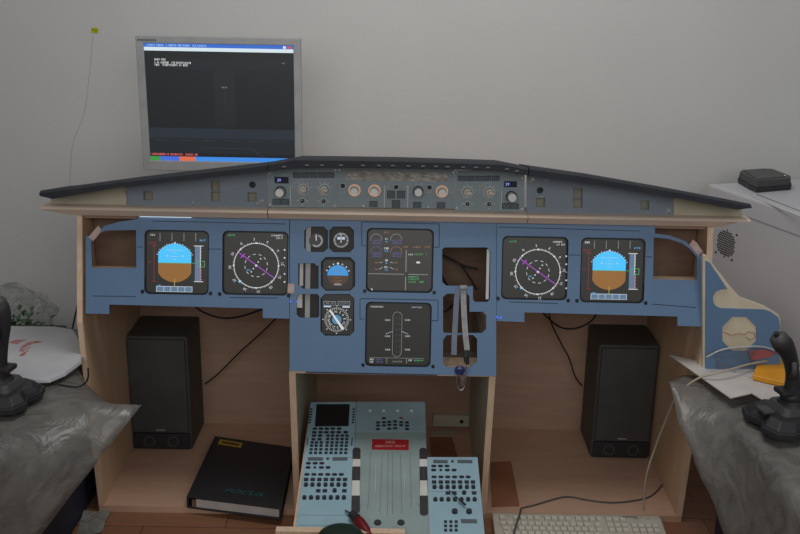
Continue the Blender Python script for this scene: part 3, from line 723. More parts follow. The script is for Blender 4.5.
for i in range(30):
    a = R(i * 12); bm.line((c[0] + 46 * k * math.cos(a), c[1] + 46 * k * math.sin(a)), (c[0] + 55 * k * math.cos(a), c[1] + 55 * k * math.sin(a)), (5 if i % 3 == 0 else 2) * k, Z, Z + .0003)
bm.build('scale_marks', E_LSC, root)
bm = MB(); bm.box(c[0] - 30 * k, c[0] - 6 * k, c[1] + 6 * k, c[1] + 26 * k, Z, Z + .0003); bm.box(c[0] + 6 * k, c[0] + 30 * k, c[1] + 6 * k, c[1] + 26 * k, Z, Z + .0003); bm.build('counter_window', E_LSC, root)
MB().line((c[0], c[1] - 20 * k), (c[0] - 1 * k, c[1] + 52 * k), 5 * k, Z + .0003, Z + .0006).build('needle', E_W, root)
root, L0_ = gauge(HOR, 'standby horizon gauge with blue top half, middle of the small gauges'); L = L0_.crop(295, 220, 7.63); c = L(325, 425)
MB().prism(rrect(c[0] - 118 * k, c[0] + 118 * k, c[1] - 112 * k, c[1] + 124 * k, .01), -.0114, -.008).build('dial', M_SCR, root)
MB().prism(clip_disc(c, 84 * k, 84 * k, 0, 90 * k), Z, Z + .0003).build('sky_half', em('standby_sky', (58, 150, 222), .85), root)
MB().prism(clip_disc(c, 84 * k, 84 * k, -90 * k, 0), Z, Z + .0003).build('ground_half', em('standby_ground', (74, 52, 38), .8), root)
bm = MB()
for i in range(-3, 4):
    a = R(90 + i * 22); p = (c[0] + 96 * k * math.cos(a), c[1] + 96 * k * math.sin(a)); bm.prism(circ(p[0], p[1], (6 if i else 9) * k, 8), Z, Z + .0003)
bm.build('roll_marks', E_W, root)
bm = MB()
for dy, hw in ((-18, 30), (-40, 40), (-56, 22), (20, 18), (40, 26)): bm.box(c[0] - hw * k, c[0] + hw * k, c[1] + dy * k - k, c[1] + dy * k + k, Z + .0003, Z + .0005)
bm.build('pitch_scale', E_AMB, root)
MB().prism([(c[0] - 34 * k, c[1] - 78 * k), (c[0] + 34 * k, c[1] - 78 * k), (c[0] + 20 * k, c[1] - 64 * k), (c[0] - 20 * k, c[1] - 64 * k)], Z + .0003, Z + .0005).build('symbol', E_DW, root)
root, L0_ = gauge(RMI, 'standby bearing dial with long white needle, lowest of the small gauges'); L = L0_.crop(290, 280, 8.214); c = L(382, 328); k = .00029
MB().prism(rrect(*L.rect(262, 518, 125, 450), .008), -.0114, -.008).build('dial', M_SCR, root)
MB().ring(c[0], c[1], 98 * k, 103 * k, Z, Z + .0003, 60).build('scale_ring', E_DW, root)
bm = MB()
for i in range(36):
    a = R(i * 10 + 3); bm.line((c[0] + 84 * k * math.cos(a), c[1] + 84 * k * math.sin(a)), (c[0] + 98 * k * math.cos(a), c[1] + 98 * k * math.sin(a)), 3 * k, Z, Z + .0003)
for i in range(8):
    a = R(i * 45); p = (c[0] + 116 * k * math.cos(a), c[1] + 116 * k * math.sin(a)); bm.prism(circ(p[0], p[1], 5 * k, 6), Z, Z + .0003)
bm.build('scale_marks', E_W, root)
for i, s in enumerate(['N', '3', '6', 'E', '12', '15', 'S', '21', '24', 'W', '30', '33']):
    a = R(97 - 30 * i); text('dial_number', s, c[0] + 66 * k * math.cos(a), c[1] + 66 * k * math.sin(a), 30 * k, E_W, root, Z + .0002, a - R(90))
MB().cyl(c[0], c[1], Z, Z + .0003, 40 * k).build('hub', em('hub_blue', (80, 150, 190), .7), root)
MB().prism([(x, y) for x, y in (L(318, 250), L(330, 246), L(442, 398), L(436, 414), L(422, 408))], Z + .0004, Z + .0008).build('needle', E_W, root)
for a, b_ in ((275, 372), (390, 490)):
    bm = MB(); x0, x1, y0, y1 = L.rect(a, b_, 178, 210); t = .0005
    bm.box(x0, x1, y0, y0 + t, Z, Z + .0003); bm.box(x0, x1, y1 - t, y1, Z, Z + .0003); bm.box(x0, x0 + t, y0, y1, Z, Z + .0003); bm.box(x1 - t, x1, y0, y1, Z, Z + .0003)
    bm.build('counter_window', E_LSC, root)
glyphs('dial_text', L, 285, 362, 193, 10, E_DW, root, Z); glyphs('dial_text', L, 400, 480, 193, 10, E_DW, root, Z)
MB().box(*L.rect(275, 335, 214, 226), Z, Z + .0003).build('flag', E_LSC, root); MB().box(*L.rect(430, 488, 216, 230), Z, Z + .0003).build('flag', E_LSC, root)

# ------------------------------------------------------------------ right-hand side board
SB = Plane((0, -.078, .6), R(90))
L = Loc(SB, 700, 250, 4.11, 162, 345)
sb = thing('side_console_board', 'blue side board with octagonal cut-out on cream backing, right of the cabinet', 'board', L.loc, SB.rot)
cream = [(14, 40), (16, 24), (28, 24), (125, 150), (172, 200), (272, 236), (325, 268), (332, 282), (334, 520), (14, 520)]
blue = [(24, 44), (40, 52), (113, 160), (84, 162), (64, 172), (54, 190), (54, 212), (64, 230), (84, 240), (262, 245), (290, 254), (322, 276), (328, 300), (330, 516), (22, 516)]
octo = [(162 + 76 * math.cos(R(22.5 + 45 * i)), 345 + 76 * math.sin(R(22.5 + 45 * i))) for i in range(8)]
M_CREAMS = mat('scuffed_cream', (226, 214, 190), .6, rgb2=(214, 200, 172), scale=12)
MB().prism(L.poly(cream), -.016, -.004).build('backing_board', M_CREAMS, sb)
plate('face', L.poly(blue), [L.poly(octo)], -.004, 0, M_BLUE, sb)
bm = MB().tube([(*L(a, b_), -.0036) for a, b_ in [(100, 340), (130, 352), (160, 345), (185, 350), (200, 338), (225, 342), (228, 362), (205, 372), (192, 360)]], .0012, 6).build('pencil_scribble', mat('brown_stain', (190, 140, 110), .8), sb)

# ------------------------------------------------------------------ pedestal
pb = thing('pedestal_base', 'wooden box carrying the pale blue pedestal panels in the middle bay', 'box', tuple(PED.at(0, .21)), PED.rot)
PC = Loc(PED, 0, 0, 1, 368, 470)
def pz(p, dz=0): q = PED.at(*p); return q
def wedge(x0, x1, v0, v1):
    lo = PED.at(0, v0); hi = PED.at(0, v1)
    a = [(x, y) for x, y in ((lo.y, lo.z - .006), (hi.y, hi.z - .006), (hi.y, .0185), (-.02, .0185), (-.02, .001), (lo.y, .001))]
    return x0, x1, a
pb.location = (0, 0, 0); pb.rotation_euler = (0, 0, 0)
x0, x1, a = wedge(-.215, .095, -.012, .452); MB().prism(a, x0, x1, 'x').build('box', M_PLY, pb)
x0, x1, a = wedge(.0955, .224, -.02, .238); MB().prism(a, x0, x1, 'x').build('side_box', M_PLY, pb)
def pedthing(name, label, cat, poly, mt, cx, cy):
    L = Loc(PED, 0, 0, 1, cx, cy); root = thing(name, label, cat, L.loc, PED.rot)
    MB().prism(L.poly(poly), -.005, 0).build('face', mt, root, bevel=.0006)
    return root, L
KM = {}
def keys(root, L, pts, w_, h_, name='key', shape='box', mt=None):
    key = (w_, h_, shape); mt = mt or M_KEYD
    for (x, y) in pts:
        p = L(x, y)
        if key not in KM:
            b = MB()
            if shape == 'box': b.box(-w_ / 2, w_ / 2, -h_ / 2, h_ / 2, 0, .003)
            elif shape == 'round': b.cyl(0, 0, 0, .006, w_ / 2, w_ * .45, 18)
            else: b.prism([(-w_ / 2, 0), (-w_ / 3, -h_ / 2), (w_ / 3, -h_ / 2), (w_ / 2, 0), (w_ / 3, h_ / 2), (-w_ / 3, h_ / 2)], 0, .003)
            o = b.build(name, mt, root); KM[key] = o.data
        else: o = link(name, KM[key], root)
        if mt is not M_KEYD:
            o.data = o.data.copy(); o.data.materials[0] = mt
        o.location = (p[0], p[1], .0002)
# MCDU
root, L = pedthing('flight_computer_panel', 'pale blue keypad panel with dark screen, top left of the pedestal', 'control panel', [(310.5, 402.2), (356, 401.7), (354.3, 457.3), (304.2, 458.3)], M_PED, 331, 430)
M = L.crop(285, 370, 3.256)
MB().prism(M.poly([(97, 184), (103, 112), (211, 112), (207, 183)]), 0, .001).build('screen', mat('off_screen', (44, 42, 42), .3), root)
K = L.crop(290, 395, 8.214)
rows = [(280, [205, 255, 303, 352, 404]), (310, [200, 252, 300, 350, 400, 458])]
for y, xs in rows: keys(root, K, [(x, y) for x in xs], .0105, .0065)
for y, xs in ((338, [197, 247]), (368, [193, 243])): keys(root, K, [(x, y) for x in xs], .0095, .006)
for y, xs in ((338, [312, 350, 390, 430, 468]), (366, [309, 348, 388, 428, 466]), (394, [182, 217, 257, 307, 346, 386, 426, 465]), (420, [178, 215, 256, 303, 343, 382, 424, 462]), (450, [174, 213, 254, 300, 341, 380, 421, 460]), (479, [170, 210, 250, 296, 337, 377, 418, 458])):
    keys(root, K, [(x, y) for x in xs], .0075, .0062)
keys(root, K, [(x0_, y) for i, y in enumerate((120, 142, 164, 186, 208, 230)) for x0_ in (176 - i * 3, 524 - i * 1.5)], .0062, .0028)
MB().prism(K.poly([(136, 418), (143, 352), (150, 352), (143, 418)]), 0, .0015).build('label_strip', M_KEYD, root)
MB().prism(K.poly([(502, 418), (508, 352), (515, 352), (510, 418)]), 0, .0015).build('label_strip', M_KEYD, root)
# ECAM control panel
root, L = pedthing('system_control_panel', 'pale grey-blue panel with a small cluster of dark keys, top centre of the pedestal', 'control panel', [(356.6, 401.7), (424.7, 401.6), (426, 431.8), (355.4, 431.8)], mat('pale_panel', (156, 182, 190), .5, rgb2=(150, 175, 184)), 390, 417)
K = L.crop(350, 395, 8.21)
for x in (165, 277, 390, 505):
    c = K(x, 130); MB().cyl(c[0], c[1], 0, .001, .0045, n=16).build('white_dot', M_KNOB, root)
keys(root, K, [(278, 195), (230, 230), (278, 228), (322, 225), (370, 221), (420, 228), (468, 230), (230, 256), (278, 254), (322, 249), (370, 248), (420, 252), (468, 256), (228, 284), (322, 281), (370, 277), (468, 284)], .0095, .0052)
keys(root, K, [(420, 192)], .0094, .005, mt=mat('dull_red_key', (150, 84, 74), .5))
# throttle quadrant
root, L = pedthing('throttle_quadrant', 'grey-green throttle quadrant with two slots and a red placard', 'control panel', [(355.4, 432.3), (426, 432.3), (428.6, 536), (351, 536)], M_THR, 390, 480)
K = L.crop(350, 450, 6.357)
for xa, xb, ya, yb, sl in ((18, 68, -14, 405, -9), (441, 489, -12, 418, 5)):
    p0 = K((xa + xb) / 2, ya); p1 = K((xa + xb) / 2 + sl, yb); hw = (K(xb, ya)[0] - K(xa, ya)[0]) / 2
    cap = [(p0[0] + hw * math.cos(R(a)), p0[1] - hw + hw * math.sin(R(a))) for a in range(0, 181, 15)] + [(p1[0] + hw * math.cos(R(a)), p1[1] + hw + hw * math.sin(R(a))) for a in range(180, 361, 15)]
    sroot = MB().prism(cap, 0, .0012).build('lever_slot', mat('slot_dark', (62, 60, 60), .5), root)
    for y0_, y1_ in ((62, 108), (198, 293)):
        f = lambda y: (ya, yb) and ((y - ya) / (yb - ya)) * sl
        MB().prism(K.poly([(xa + f(y0_) + 1, y0_), (xb + f(y0_) - 1, y0_), (xb + f(y1_) + 1, y1_), (xa + f(y1_) - 1, y1_)]), .001, .0024).build('white_band', M_WHITE, sroot)
    MB().line(K((xa + xb) / 2 + sl * .3, 125), K((xa + xb) / 2 + sl * .45, 190), .0012, .0012, .0016).build('slot_line', mat('slot_mid', (92, 90, 90), .4), sroot)  # slightly paler line along the dark slot
M_GRV = mat('groove_grey', (128, 140, 138), .5); M_RDG = mat('ridge_pale', (186, 196, 192), .5)
for pts, mt in (([(163, 95), (160, 270)], M_RDG), ([(345, 95), (347, 240)], M_RDG), ([(130, 15), (118, 330), (110, 372)], M_GRV), ([(382, 15), (390, 330), (384, 372)], M_GRV), ([(205, 20), (190, 400)], M_GRV), ([(320, 20), (330, 400)], M_GRV), ([(243, 10), (238, 410)], M_GRV), ([(268, 10), (272, 410)], M_GRV), ([(75, 340), (62, 380), (60, 410)], M_GRV), ([(425, 340), (446, 356), (446, 400)], M_GRV)):
    b = MB(); P_ = [K(*p) for p in pts]
    for a_, c_ in zip(P_, P_[1:]): b.line(a_, c_, .0016, 0, .0006)
    b.build('raised_line', mt, root)
for x in (176, 324):
    c = K(x, 463); MB().cyl(c[0], c[1], 0, .003, .0088, .008, 24).build('dark_disc', M_KEYD, root)
P4 = L.crop(366, 436, 16.667)
pl_ = MB().box(*P4.rect(100, 712, 62, 232), 0, .0012).build('placard', M_RED, root)
glyphs('lettering', P4, 325, 490, 108, 44, M_PINKT, pl_, .0013, n=6); glyphs('lettering', P4, 145, 660, 174, 34, M_PINKT, pl_, .0013, n=22)
# audio panels
def audio(root, K, dx=0, dy=0, sk=0):
    S = lambda p: (p[0] + dx + sk * (p[1] - 150), p[1] + dy)
    g = lambda ps: [S(p) for p in ps]
    for a, b_ in ((115, 210), (272, 366)): MB().prism(K.poly(g([(a, 48), (b_, 48), (b_ - 1, 68), (a - 2, 68)])), 0, .0014).build('display_window', M_DARKB, root)
    keys(root, K, g([(240, 58)]), .006, .005)
    keys(root, K, g([(117, 87), (160, 87), (202, 87), (115, 114), (200, 114), (242, 114), (108, 158), (152, 158), (195, 158), (240, 158), (283, 158), (326, 158)]), .0125, .0062, shape='pill')
    keys(root, K, g([(158, 114)]), .007, .005, shape='pill')
    keys(root, K, g([(103, 190), (145, 190), (187, 190), (228, 190), (270, 190), (310, 190), (350, 190), (180, 262), (222, 262), (346, 262)]), .0105, .0085)
    keys(root, K, g([(102, 225), (143, 225), (184, 225), (226, 225), (267, 225), (308, 225), (348, 225), (92, 307), (134, 307), (176, 307), (218, 307), (260, 307), (302, 307), (343, 307), (284, 262)]), .0105, .0105, 'knob', 'round')
root, L = pedthing('radio_panel', 'pale blue radio panel with rows of dark knobs, lower left of the pedestal', 'control panel', [(304.2, 458.7), (354.3, 457.7), (351.6, 534), (295.2, 533)], M_PED, 326, 495)
K = L.crop(290, 450, 6.357); audio(root, K)
for y in (415, 480): MB().line(K(52, y - 2), K(372, y + 2), .001, 0, .0004).build('seam', M_GRV, root)
root, L = pedthing('radio_panel', 'pale blue radio panel with a number pad at its foot, lower right of the pedestal', 'control panel', [(427, 457), (477.6, 457), (484.8, 536), (429.4, 536)], M_PED, 455, 495)
K = L.crop(420, 440, 5.675)
for a, b_ in ((75, 157), (213, 297)): MB().box(*K.rect(a, b_, 115, 132), 0, .0014).build('display_window', M_DARKB, root)
keys(root, K, [(184, 124)], .006, .005)
keys(root, K, [(78, 150), (116, 150), (153, 150), (78, 173), (155, 173), (193, 173), (80, 212), (119, 212), (157, 212), (196, 212), (236, 212), (273, 212)], .0125, .0062, shape='pill')
keys(root, K, [(118, 173)], .007, .005, shape='pill')
keys(root, K, [(80, 241), (118, 241), (155, 241), (190, 241), (227, 241), (265, 241), (300, 241), (158, 303), (195, 303), (307, 303)], .0105, .0085)
keys(root, K, [(82, 271), (120, 271), (156, 271), (192, 271), (229, 271), (266, 271), (302, 271), (87, 341), (123, 341), (161, 341), (198, 341), (235, 341), (273, 341), (310, 341), (250, 303)], .0105, .0105, 'knob', 'round')
keys(root, K, [(197, 409), (278, 409)], .0145, .0145, 'knob', 'round')
keys(root, K, [(x, y) for y in (466, 490, 514) for x in (145, 175, 205)], .0068, .006)
MB().box(*K.rect(233, 323, 451, 472), 0, .0014).build('display_window', M_DARKB, root)
MB().line(K(50, 293), K(352, 293), .0008, 0, .0004).build('seam', M_GRV, root)
a = PED.at(K(165, 300)[0] + L.c[0], K(165, 300)[1] + L.c[1]); b_ = PED.at(K(256, 385)[0] + L.c[0], K(256, 385)[1] + L.c[1]); n_ = PED.n
st = thing('thin_screwdriver', 'thin dark screwdriver lying across the knobs of the right radio panel', 'screwdriver', a)
mid = (b_ - a) * .62
MB().tube([n_ * .0085, mid + n_ * .0085], .0011, 8).build('shaft', M_KEYD, st)
MB().tube([mid + n_ * .009, (b_ - a) + n_ * .0095], .0028, 10).build('handle', M_BPL, st)

# plank, green lid and maroon handled tool at the foot of the pedestal
pk = on(350, 531, 'y', -.345)
o = MB().box(on(276, 531, 'y', -.355).x, on(405, 531, 'y', -.355).x, -.365, -.345, .001, on(350, 530, 'y', -.355).z).build('plywood_plank', M_PLYE, None, bevel=.001)
tag(o, 'upright plywood plank across the foot of the pedestal, behind the green lid', 'plank')
gp = on(341, 540, 'y', -.43); gt = on(341, 525.5, 'y', -.415)
g = thing('green_tub', 'round dark green tub with domed lid at the foot of the pedestal', 'tub', (gp.x, -.435, 0))
R_ = .049
prof = [(R_ * .86, 0), (R_ * .9, .01), (R_, gt.z - .03)]
b = MB(); n = 40; rings = []
for r_, z in prof: rings.append([b.bm.verts.new((r_ * math.cos(2 * math.pi * i / n), r_ * math.sin(2 * math.pi * i / n), z)) for i in range(n)])
for A, B in zip(rings, rings[1:]):
    for i in range(n): b.bm.faces.new((A[i], A[(i + 1) % n], B[(i + 1) % n], B[i]))
b.bm.faces.new(list(reversed(rings[0]))); b.bm.faces.new(rings[-1]); b.build('body', M_GREEN, g, smooth=False)
b = MB(); rings = []
for r_, z in [(R_ * 1.05, gt.z - .031), (R_ * 1.06, gt.z - .018), (R_ * .98, gt.z - .011), (R_ * .7, gt.z - .004), (R_ * .35, gt.z - .001), (.004, gt.z)]: rings.append([b.bm.verts.new((r_ * math.cos(2 * math.pi * i / n), r_ * math.sin(2 * math.pi * i / n), z)) for i in range(n)])
for A, B in zip(rings, rings[1:]):
    for i in range(n): b.bm.faces.new((A[i], A[(i + 1) % n], B[(i + 1) % n], B[i]))
b.bm.faces.new(list(reversed(rings[0]))); b.bm.faces.new(rings[-1]); b.build('lid', M_GREEN, g, smooth=True)
sd = thing('maroon_handled_tool', 'screwdriver with black collar and maroon handle leaning on the pedestal edge', 'screwdriver', (0, 0, 0))
T = Plane(PED.O + PED.n * .012, PED.a)
pts = [T.at(*T.uv(x, y)) for x, y in ((356.8, 516), (354.8, 521), (357, 524))]
w0 = T.at(*T.uv(352.5, 515)); w1 = T.at(*T.uv(357, 519)); w2 = T.at(*T.uv(368, 534))
sd.location = w0
MB().tube([Vector((0, 0, 0)) - (w1 - w0) * .3, (w1 - w0)], .009, 16, radii=[.0095, .0115]).build('collar', M_BPL, sd)
d_ = (w2 - w1)
MB().tube([(w1 - w0) + d_ * t for t in (0, .12, .3, .6, .85, 1, 1.2)], .01, 18, radii=[.010, .0125, .0135, .013, .0115, .010, .0105]).build('handle', M_MAROON, sd, smooth=True)
MB().tube([(w0 - w1) * .2, (w0 - w1) * 1.6 + PED.n * -.006], .0025, 8).build('shaft', M_CHROME, sd)

# ------------------------------------------------------------------ speakers
def speaker(x, y, ang, w_, h_, d_, label, tilt=0):
    s = thing('speaker', label, 'speaker', (x, y, .018), (0, 0, ang))
    MB().box(-w_ / 2, w_ / 2, 0, d_, 0, h_).build('cabinet', M_SPK, s, bevel=.006, seg=3)
    MB().box(-w_ / 2 + .006, w_ / 2 - .006, -.012, -.0002, .058, h_ - .006).build('grille', M_GRIL, s, bevel=.004)
    MB().box(-w_ / 2 + .004, w_ / 2 - .004, -.010, -.0002, .004, .054).build('lower_trim', M_BPL, s, bevel=.004)
    o = MB().box(-.013, .013, -.0128, -.0122, .066, .069).build('name_badge', M_SIL, s)
    for sx in (-1, 1):
        b = MB(); b.ring(0, 0, .012, .018, 0, .002, 24); o = b.build('port_ring', M_DEV, s); o.location = (sx * .035, -.0101, .03); o.rotation_euler = (R(90), 0, 0)
    return s
speaker(-.6725, .302, R(0), .176, .356, .174, 'tall black speaker in the left bay')
speaker(.6795, .300, R(0), .172, .356, .174, 'tall black speaker in the right bay')

# ------------------------------------------------------------------ binder
bz = .053
c4 = [on(x, y, 'z', bz) for x, y in ((214.8, 436), (294, 447.5), (281.5, 508.5), (186.5, 496.5))]   # back-left, back-right, front-right, front-left
bd = thing('ring_binder', 'black ring binder with yellow label lying on the floor of the left bay', 'binder', (c4[3].x, c4[3].y, .018))
q = [(p.x - c4[3].x, p.y - c4[3].y) for p in c4]
MB().prism(q, .031, .035).build('front_cover', M_BPL, bd, bevel=.001)
MB().prism(q, .0005, .004).build('back_cover', M_BPL, bd, bevel=.001)
def lerp(a, b, t): return (a[0] + (b[0] - a[0]) * t, a[1] + (b[1] - a[1]) * t)
def bq(u, v): return lerp(lerp(q[3], q[2], u), lerp(q[0], q[1], u), v)
MB().prism([bq(0, 0), bq(.02, 0), bq(.02, 1), bq(0, 1)], .004, .031).build('spine', M_BPL, bd)
MB().prism([bq(.10, .012), bq(.97, .02), bq(.97, .97), bq(.10, .98)], .0045, .028).build('pages', M_PAPER, bd)
MB().prism([bq(.055, .0), bq(.10, .0), bq(.10, .05), bq(.055, .05)], .006, .028).build('ring_mechanism', M_CHROME, bd)
lb = MB().prism([bq(.08, .87), bq(.37, .86), bq(.37, .945), bq(.08, .955)], .035, .0356).build('label_plate', mat('yellow_label', (196, 160, 60), .5), bd)
MB().prism([bq(.12, .89), bq(.34, .883), bq(.34, .922), bq(.12, .93)], .0356, .0359).build('label_window', mat('label_brown', (104, 74, 30), .5), lb)
o = text('cover_lettering', 'FOCUS', 0, 0, .034, mat('teal_print', (40, 110, 112), .5), bd, 0, 0, 'CENTER', .4)
o.location = (*bq(.56, .16), .0352); o.rotation_euler = (0, 0, math.atan2(q[2][1] - q[3][1], q[2][0] - q[3][0])); o.scale = (1, .8, 1)

# ------------------------------------------------------------------ monitor on the cabinet
my = .40
a = on(135, 36, 'y', my); b_ = on(300.5, 39, 'y', my)
mw = b_.x - a.x; mcx = (a.x + b_.x) / 2; mz1 = 1.204; mz0 = .8355
mo = thing('monitor', 'silver framed flat monitor showing a dark simulator window, behind the glareshield', 'monitor', (mcx, my, .6905))
z0 = mz0 - .6905; z1 = mz1 - .6905; hw = mw / 2
plate('frame', [(-hw, z0), (hw, z0), (hw, z1), (-hw, z1)], [[(-hw + .021, z0 + .028), (hw - .02, z0 + .028), (hw - .02, z1 - .019), (-hw + .021, z1 - .019)]], -.022, .0, M_SIL, mo, bevel=.002).rotation_euler = (R(90), 0, 0)
MB().box(-hw + .004, hw - .004, .020, .05, z0 + .004, z1 - .004).build('rear_shell', M_SIL, mo, bevel=.006)
sx0, sx1, sz0, sz1 = -hw + .021, hw - .02, z0 + .028, z1 - .019
E_M = em('monitor_black', (40, 43, 46), .42)
scr = MB().box(sx0 - .001, sx1 + .001, .006, .02, sz0 - .001, sz1 + .001).build('screen', E_M, mo)
def sp(fx0, fx1, fy0, fy1, mt, name, z=.0003):
    """rectangle on the screen in 0..1 coordinates, y from the top"""
    return MB().box(sx0 + (sx1 - sx0) * fx0, sx0 + (sx1 - sx0) * fx1, .006 - z - .0003, .006 - z, sz1 - (sz1 - sz0) * fy1, sz1 - (sz1 - sz0) * fy0).build(name, mt, scr)
E_TB = em('title_blue', (50, 104, 200), 1); E_MENU = em('menu_white', (216, 232, 240), .95)
sp(0, 1, 0, .032, E_TB, 'title_bar'); sp(0, 1, .032, .062, E_MENU, 'menu_bar')
sp(.93, .95, .008, .028, E_MENU, 'window_button', .0006); sp(.96, .985, .008, .028, em('close_red', (210, 80, 60), .9), 'window_button', .0006)
sp(0, 1, .715, .80, em('runway_near', (50, 60, 72), .55), 'runway_band'); sp(0, 1, .80, .935, em('runway_far', (44, 51, 58), .5), 'ground_band')
sp(.46, .60, .12, .70, em('haze_patch', (42, 47, 50), .5), 'cloud_patch'); sp(.2, 1, .12, .22, em('haze_patch2', (40, 44, 50), .5), 'cloud_band', .0005)
bm = MB()
X = lambda f: sx0 + (sx1 - sx0) * f
Y_ = lambda f: sz1 - (sz1 - sz0) * f
em('stripe_grey', (78, 84, 86), .5)
for i in range(6): MB().box(X(.04 + i * .16), X(.13 + i * .16), .0048, .0051, Y_(.822), Y_(.818)).build('runway_stripe', MATS['stripe_grey'], scr)
MB().tube([(X(.31), .005, Y_(.955)), (X(.36), .005, Y_(.885)), (X(.70), .005, Y_(.885)), (X(.78), .005, Y_(.955))], .0005, 6).build('taxiway_line', MATS['stripe_grey'], scr)
for fx0, fx1, c, nm in ((0, .07, (60, 150, 70), 'start_button'), (.07, .20, (70, 110, 220), 'task_button'), (.20, .31, (225, 110, 80), 'task_button'), (.31, 1, (60, 140, 230), 'taskbar')):
    sp(fx0, fx1, .963, 1.0, em('task_%d_%d_%d' % c, c, .95), nm)
def mglyph(fx0, fx1, fy, fh, mt, n, name='screen_text'):
    b = MB(); hh = (sz1 - sz0) * fh
    for i in range(n):
        x = X(fx0 + (fx1 - fx0) * (i + .5) / n); q_ = (X(fx1) - X(fx0)) / n * .33; t = hh * .2; z = Y_(fy)
        if random.random() < .14: continue
        k = random.choice((0, 1, 2))
        b.box(x - q_, x - q_ + t, .0045, .0048, z - hh / 2, z + hh / 2)
        if k: b.box(x - q_, x + q_, .0045, .0048, z + hh / 2 - t, z + hh / 2)
        if k != 1: b.box(x - q_, x + q_, .0045, .0048, z - t / 2, z + t / 2)
        if k == 2: b.box(x + q_ - t, x + q_, .0045, .0048, z - hh / 2, z + hh / 2)
    return b.build(name, mt, scr)
mglyph(.065, .14, .135, .017, E_W, 10); mglyph(.065, .31, .160, .017, E_W, 30); mglyph(.065, .29, .180, .017, E_W, 26)
mglyph(.02, .42, .016, .018, em('title_text_pale', (150, 190, 240), .9), 50); mglyph(.01, .33, .945, .018, em('red_text', (222, 104, 108), .9), 40)
mglyph(.51, .55, .36, .014, E_DW, 4); mglyph(.92, .94, .15, .012, E_DW, 2)
MB().box(X(.53), X(.532), .0045, .0048, Y_(.5), Y_(.375)).build('screen_text', MATS['stripe_grey'], scr)
b = MB()
for i in range(9): b.box(-hw + .006 + i * .0058, -hw + .010 + i * .0058, -.0012, -.0004, z1 - .013 + .001 * (i % 2), z1 - .0085)
b.build('maker_lettering', mat('badge_dark', (96, 96, 98), .5), mo)
MB().box(-.03, .03, .05, .068, .012, .34).build('stand_neck', M_SIL, mo, bevel=.004)
MB().box(-.1, .1, -.06, .068, 0, .012).build('stand_foot', M_SIL, mo, bevel=.004)

# ------------------------------------------------------------------ wall bits
p = on(94.8, 30, 'y', .749)
nt_ = thing('wall_note', 'small yellow paper note stuck high on the back wall, left of the monitor', 'note', (p.x, .7495, p.z), (R(90), 0, 0))
MB().prism([(-.013, -.008), (.008, -.009), (.012, .006), (.002, .008), (-.009, .006)], 0, .0008).build('paper', M_STICKN, nt_)
glyphs.__doc__
b = MB()
for i in range(4): b.box(-.008 + i * .0042, -.006 + i * .0042, -.002, .003, .0008, .0011)
b.build('ink_marks', mat('olive_ink', (110, 110, 20), .7), nt_)
pts = smooth_path([on(x, y, 'y', .748) for x, y in ((93, 36), (90, 70), (85.4, 108), (80, 125), (74, 139), (71, 160), (69.7, 205))])
o = MB().tube(pts, .0006, 6).build('thin_wire', mat('pale_grey_wire', (196, 194, 190), .6)); tag(o, 'thin pale wire running down the back wall below the yellow note', 'wire')

# ------------------------------------------------------------------ white appliance with fan grille
AZ = .80
c0 = on(708, 184, 'z', AZ); c1 = on(800, 215, 'z', AZ)
ang = math.atan2(c1.y - c0.y, c1.x - c0.x) + math.pi / 2     # rotation about z of the box; local -Y runs along the side
ap = thing('white_cabinet_heater', 'large white metal appliance with round vent on its side, in the right corner', 'appliance', (c0.x, c0.y, 0), (0, 0, ang))
MB().box(0, .62, -1.0, 0, .0, AZ).build('body', M_APP, ap, bevel=.006)
ua = Vector((math.cos(ang), math.sin(ang), 0)); va = Vector((-math.sin(ang), math.cos(ang), 0))
def onside(x, y):      # pixel -> (distance along the side from the back corner, height)
    d = ray(x, y); t = (c0 - CAM).dot(ua) / d.dot(ua); q_ = CAM + d * t; return ((q_ - c0).dot(va), q_.z)
def ontop(x, y):
    q_ = on(x, y, 'z', AZ) - c0; return (q_.dot(ua), q_.dot(va))
gc = onside(726, 243.5); gl = onside(726, 229.5); gr = onside(736, 243.5)
rad = abs(gl[1] - gc[1])
b = MB()
st_ = rad / 5.6
for i in range(-7, 8):
    for j in range(-7, 8):
        yy = (i + .5 * (j % 2)) * st_ * 1.05; zz = j * st_ * .92
        if yy * yy + zz * zz < rad * rad:
            b.prism([(gc[0] + yy + st_ * .36 * math.cos(R(t)), gc[1] + zz + st_ * .36 * math.sin(R(t))) for t in range(0, 360, 60)], -.0012, .0002, 'x')
b.build('vent_grille', mat('vent_holes_black', (14, 14, 14), .8), ap)
for x, y in ((737, 235), (716, 252), (732, 260)):
    s_ = onside(x, y); MB().prism(circ(s_[0], s_[1], .0035, 10), -.0015, .0002, 'x').build('screw', M_DEV, ap)
s0, s1 = onside(752, 218.5), onside(800, 236)
zz = (s0[1] + s1[1]) / 2
MB().box(-.0008, .0004, -1.0 + .004, -.01, zz - .0025, zz + .0025).build('panel_seam', mat('seam_grey', (164, 164, 168), .6), ap)
for (xa, ya, xb, yb, mt) in ((757, 194.5, 806, 213.5, 'seam_grey'), (752, 197, 803, 218.5, 'seam_grey')):
    t0, t1 = ontop(xa, ya), ontop(xb, yb); MB().line(t0, t1, .005 if xa == 757 else .0025, AZ - .001, AZ + .0006).build('top_slot', MATS[mt] if xa != 757 else mat('slot_shadow', (110, 110, 114), .7), ap)
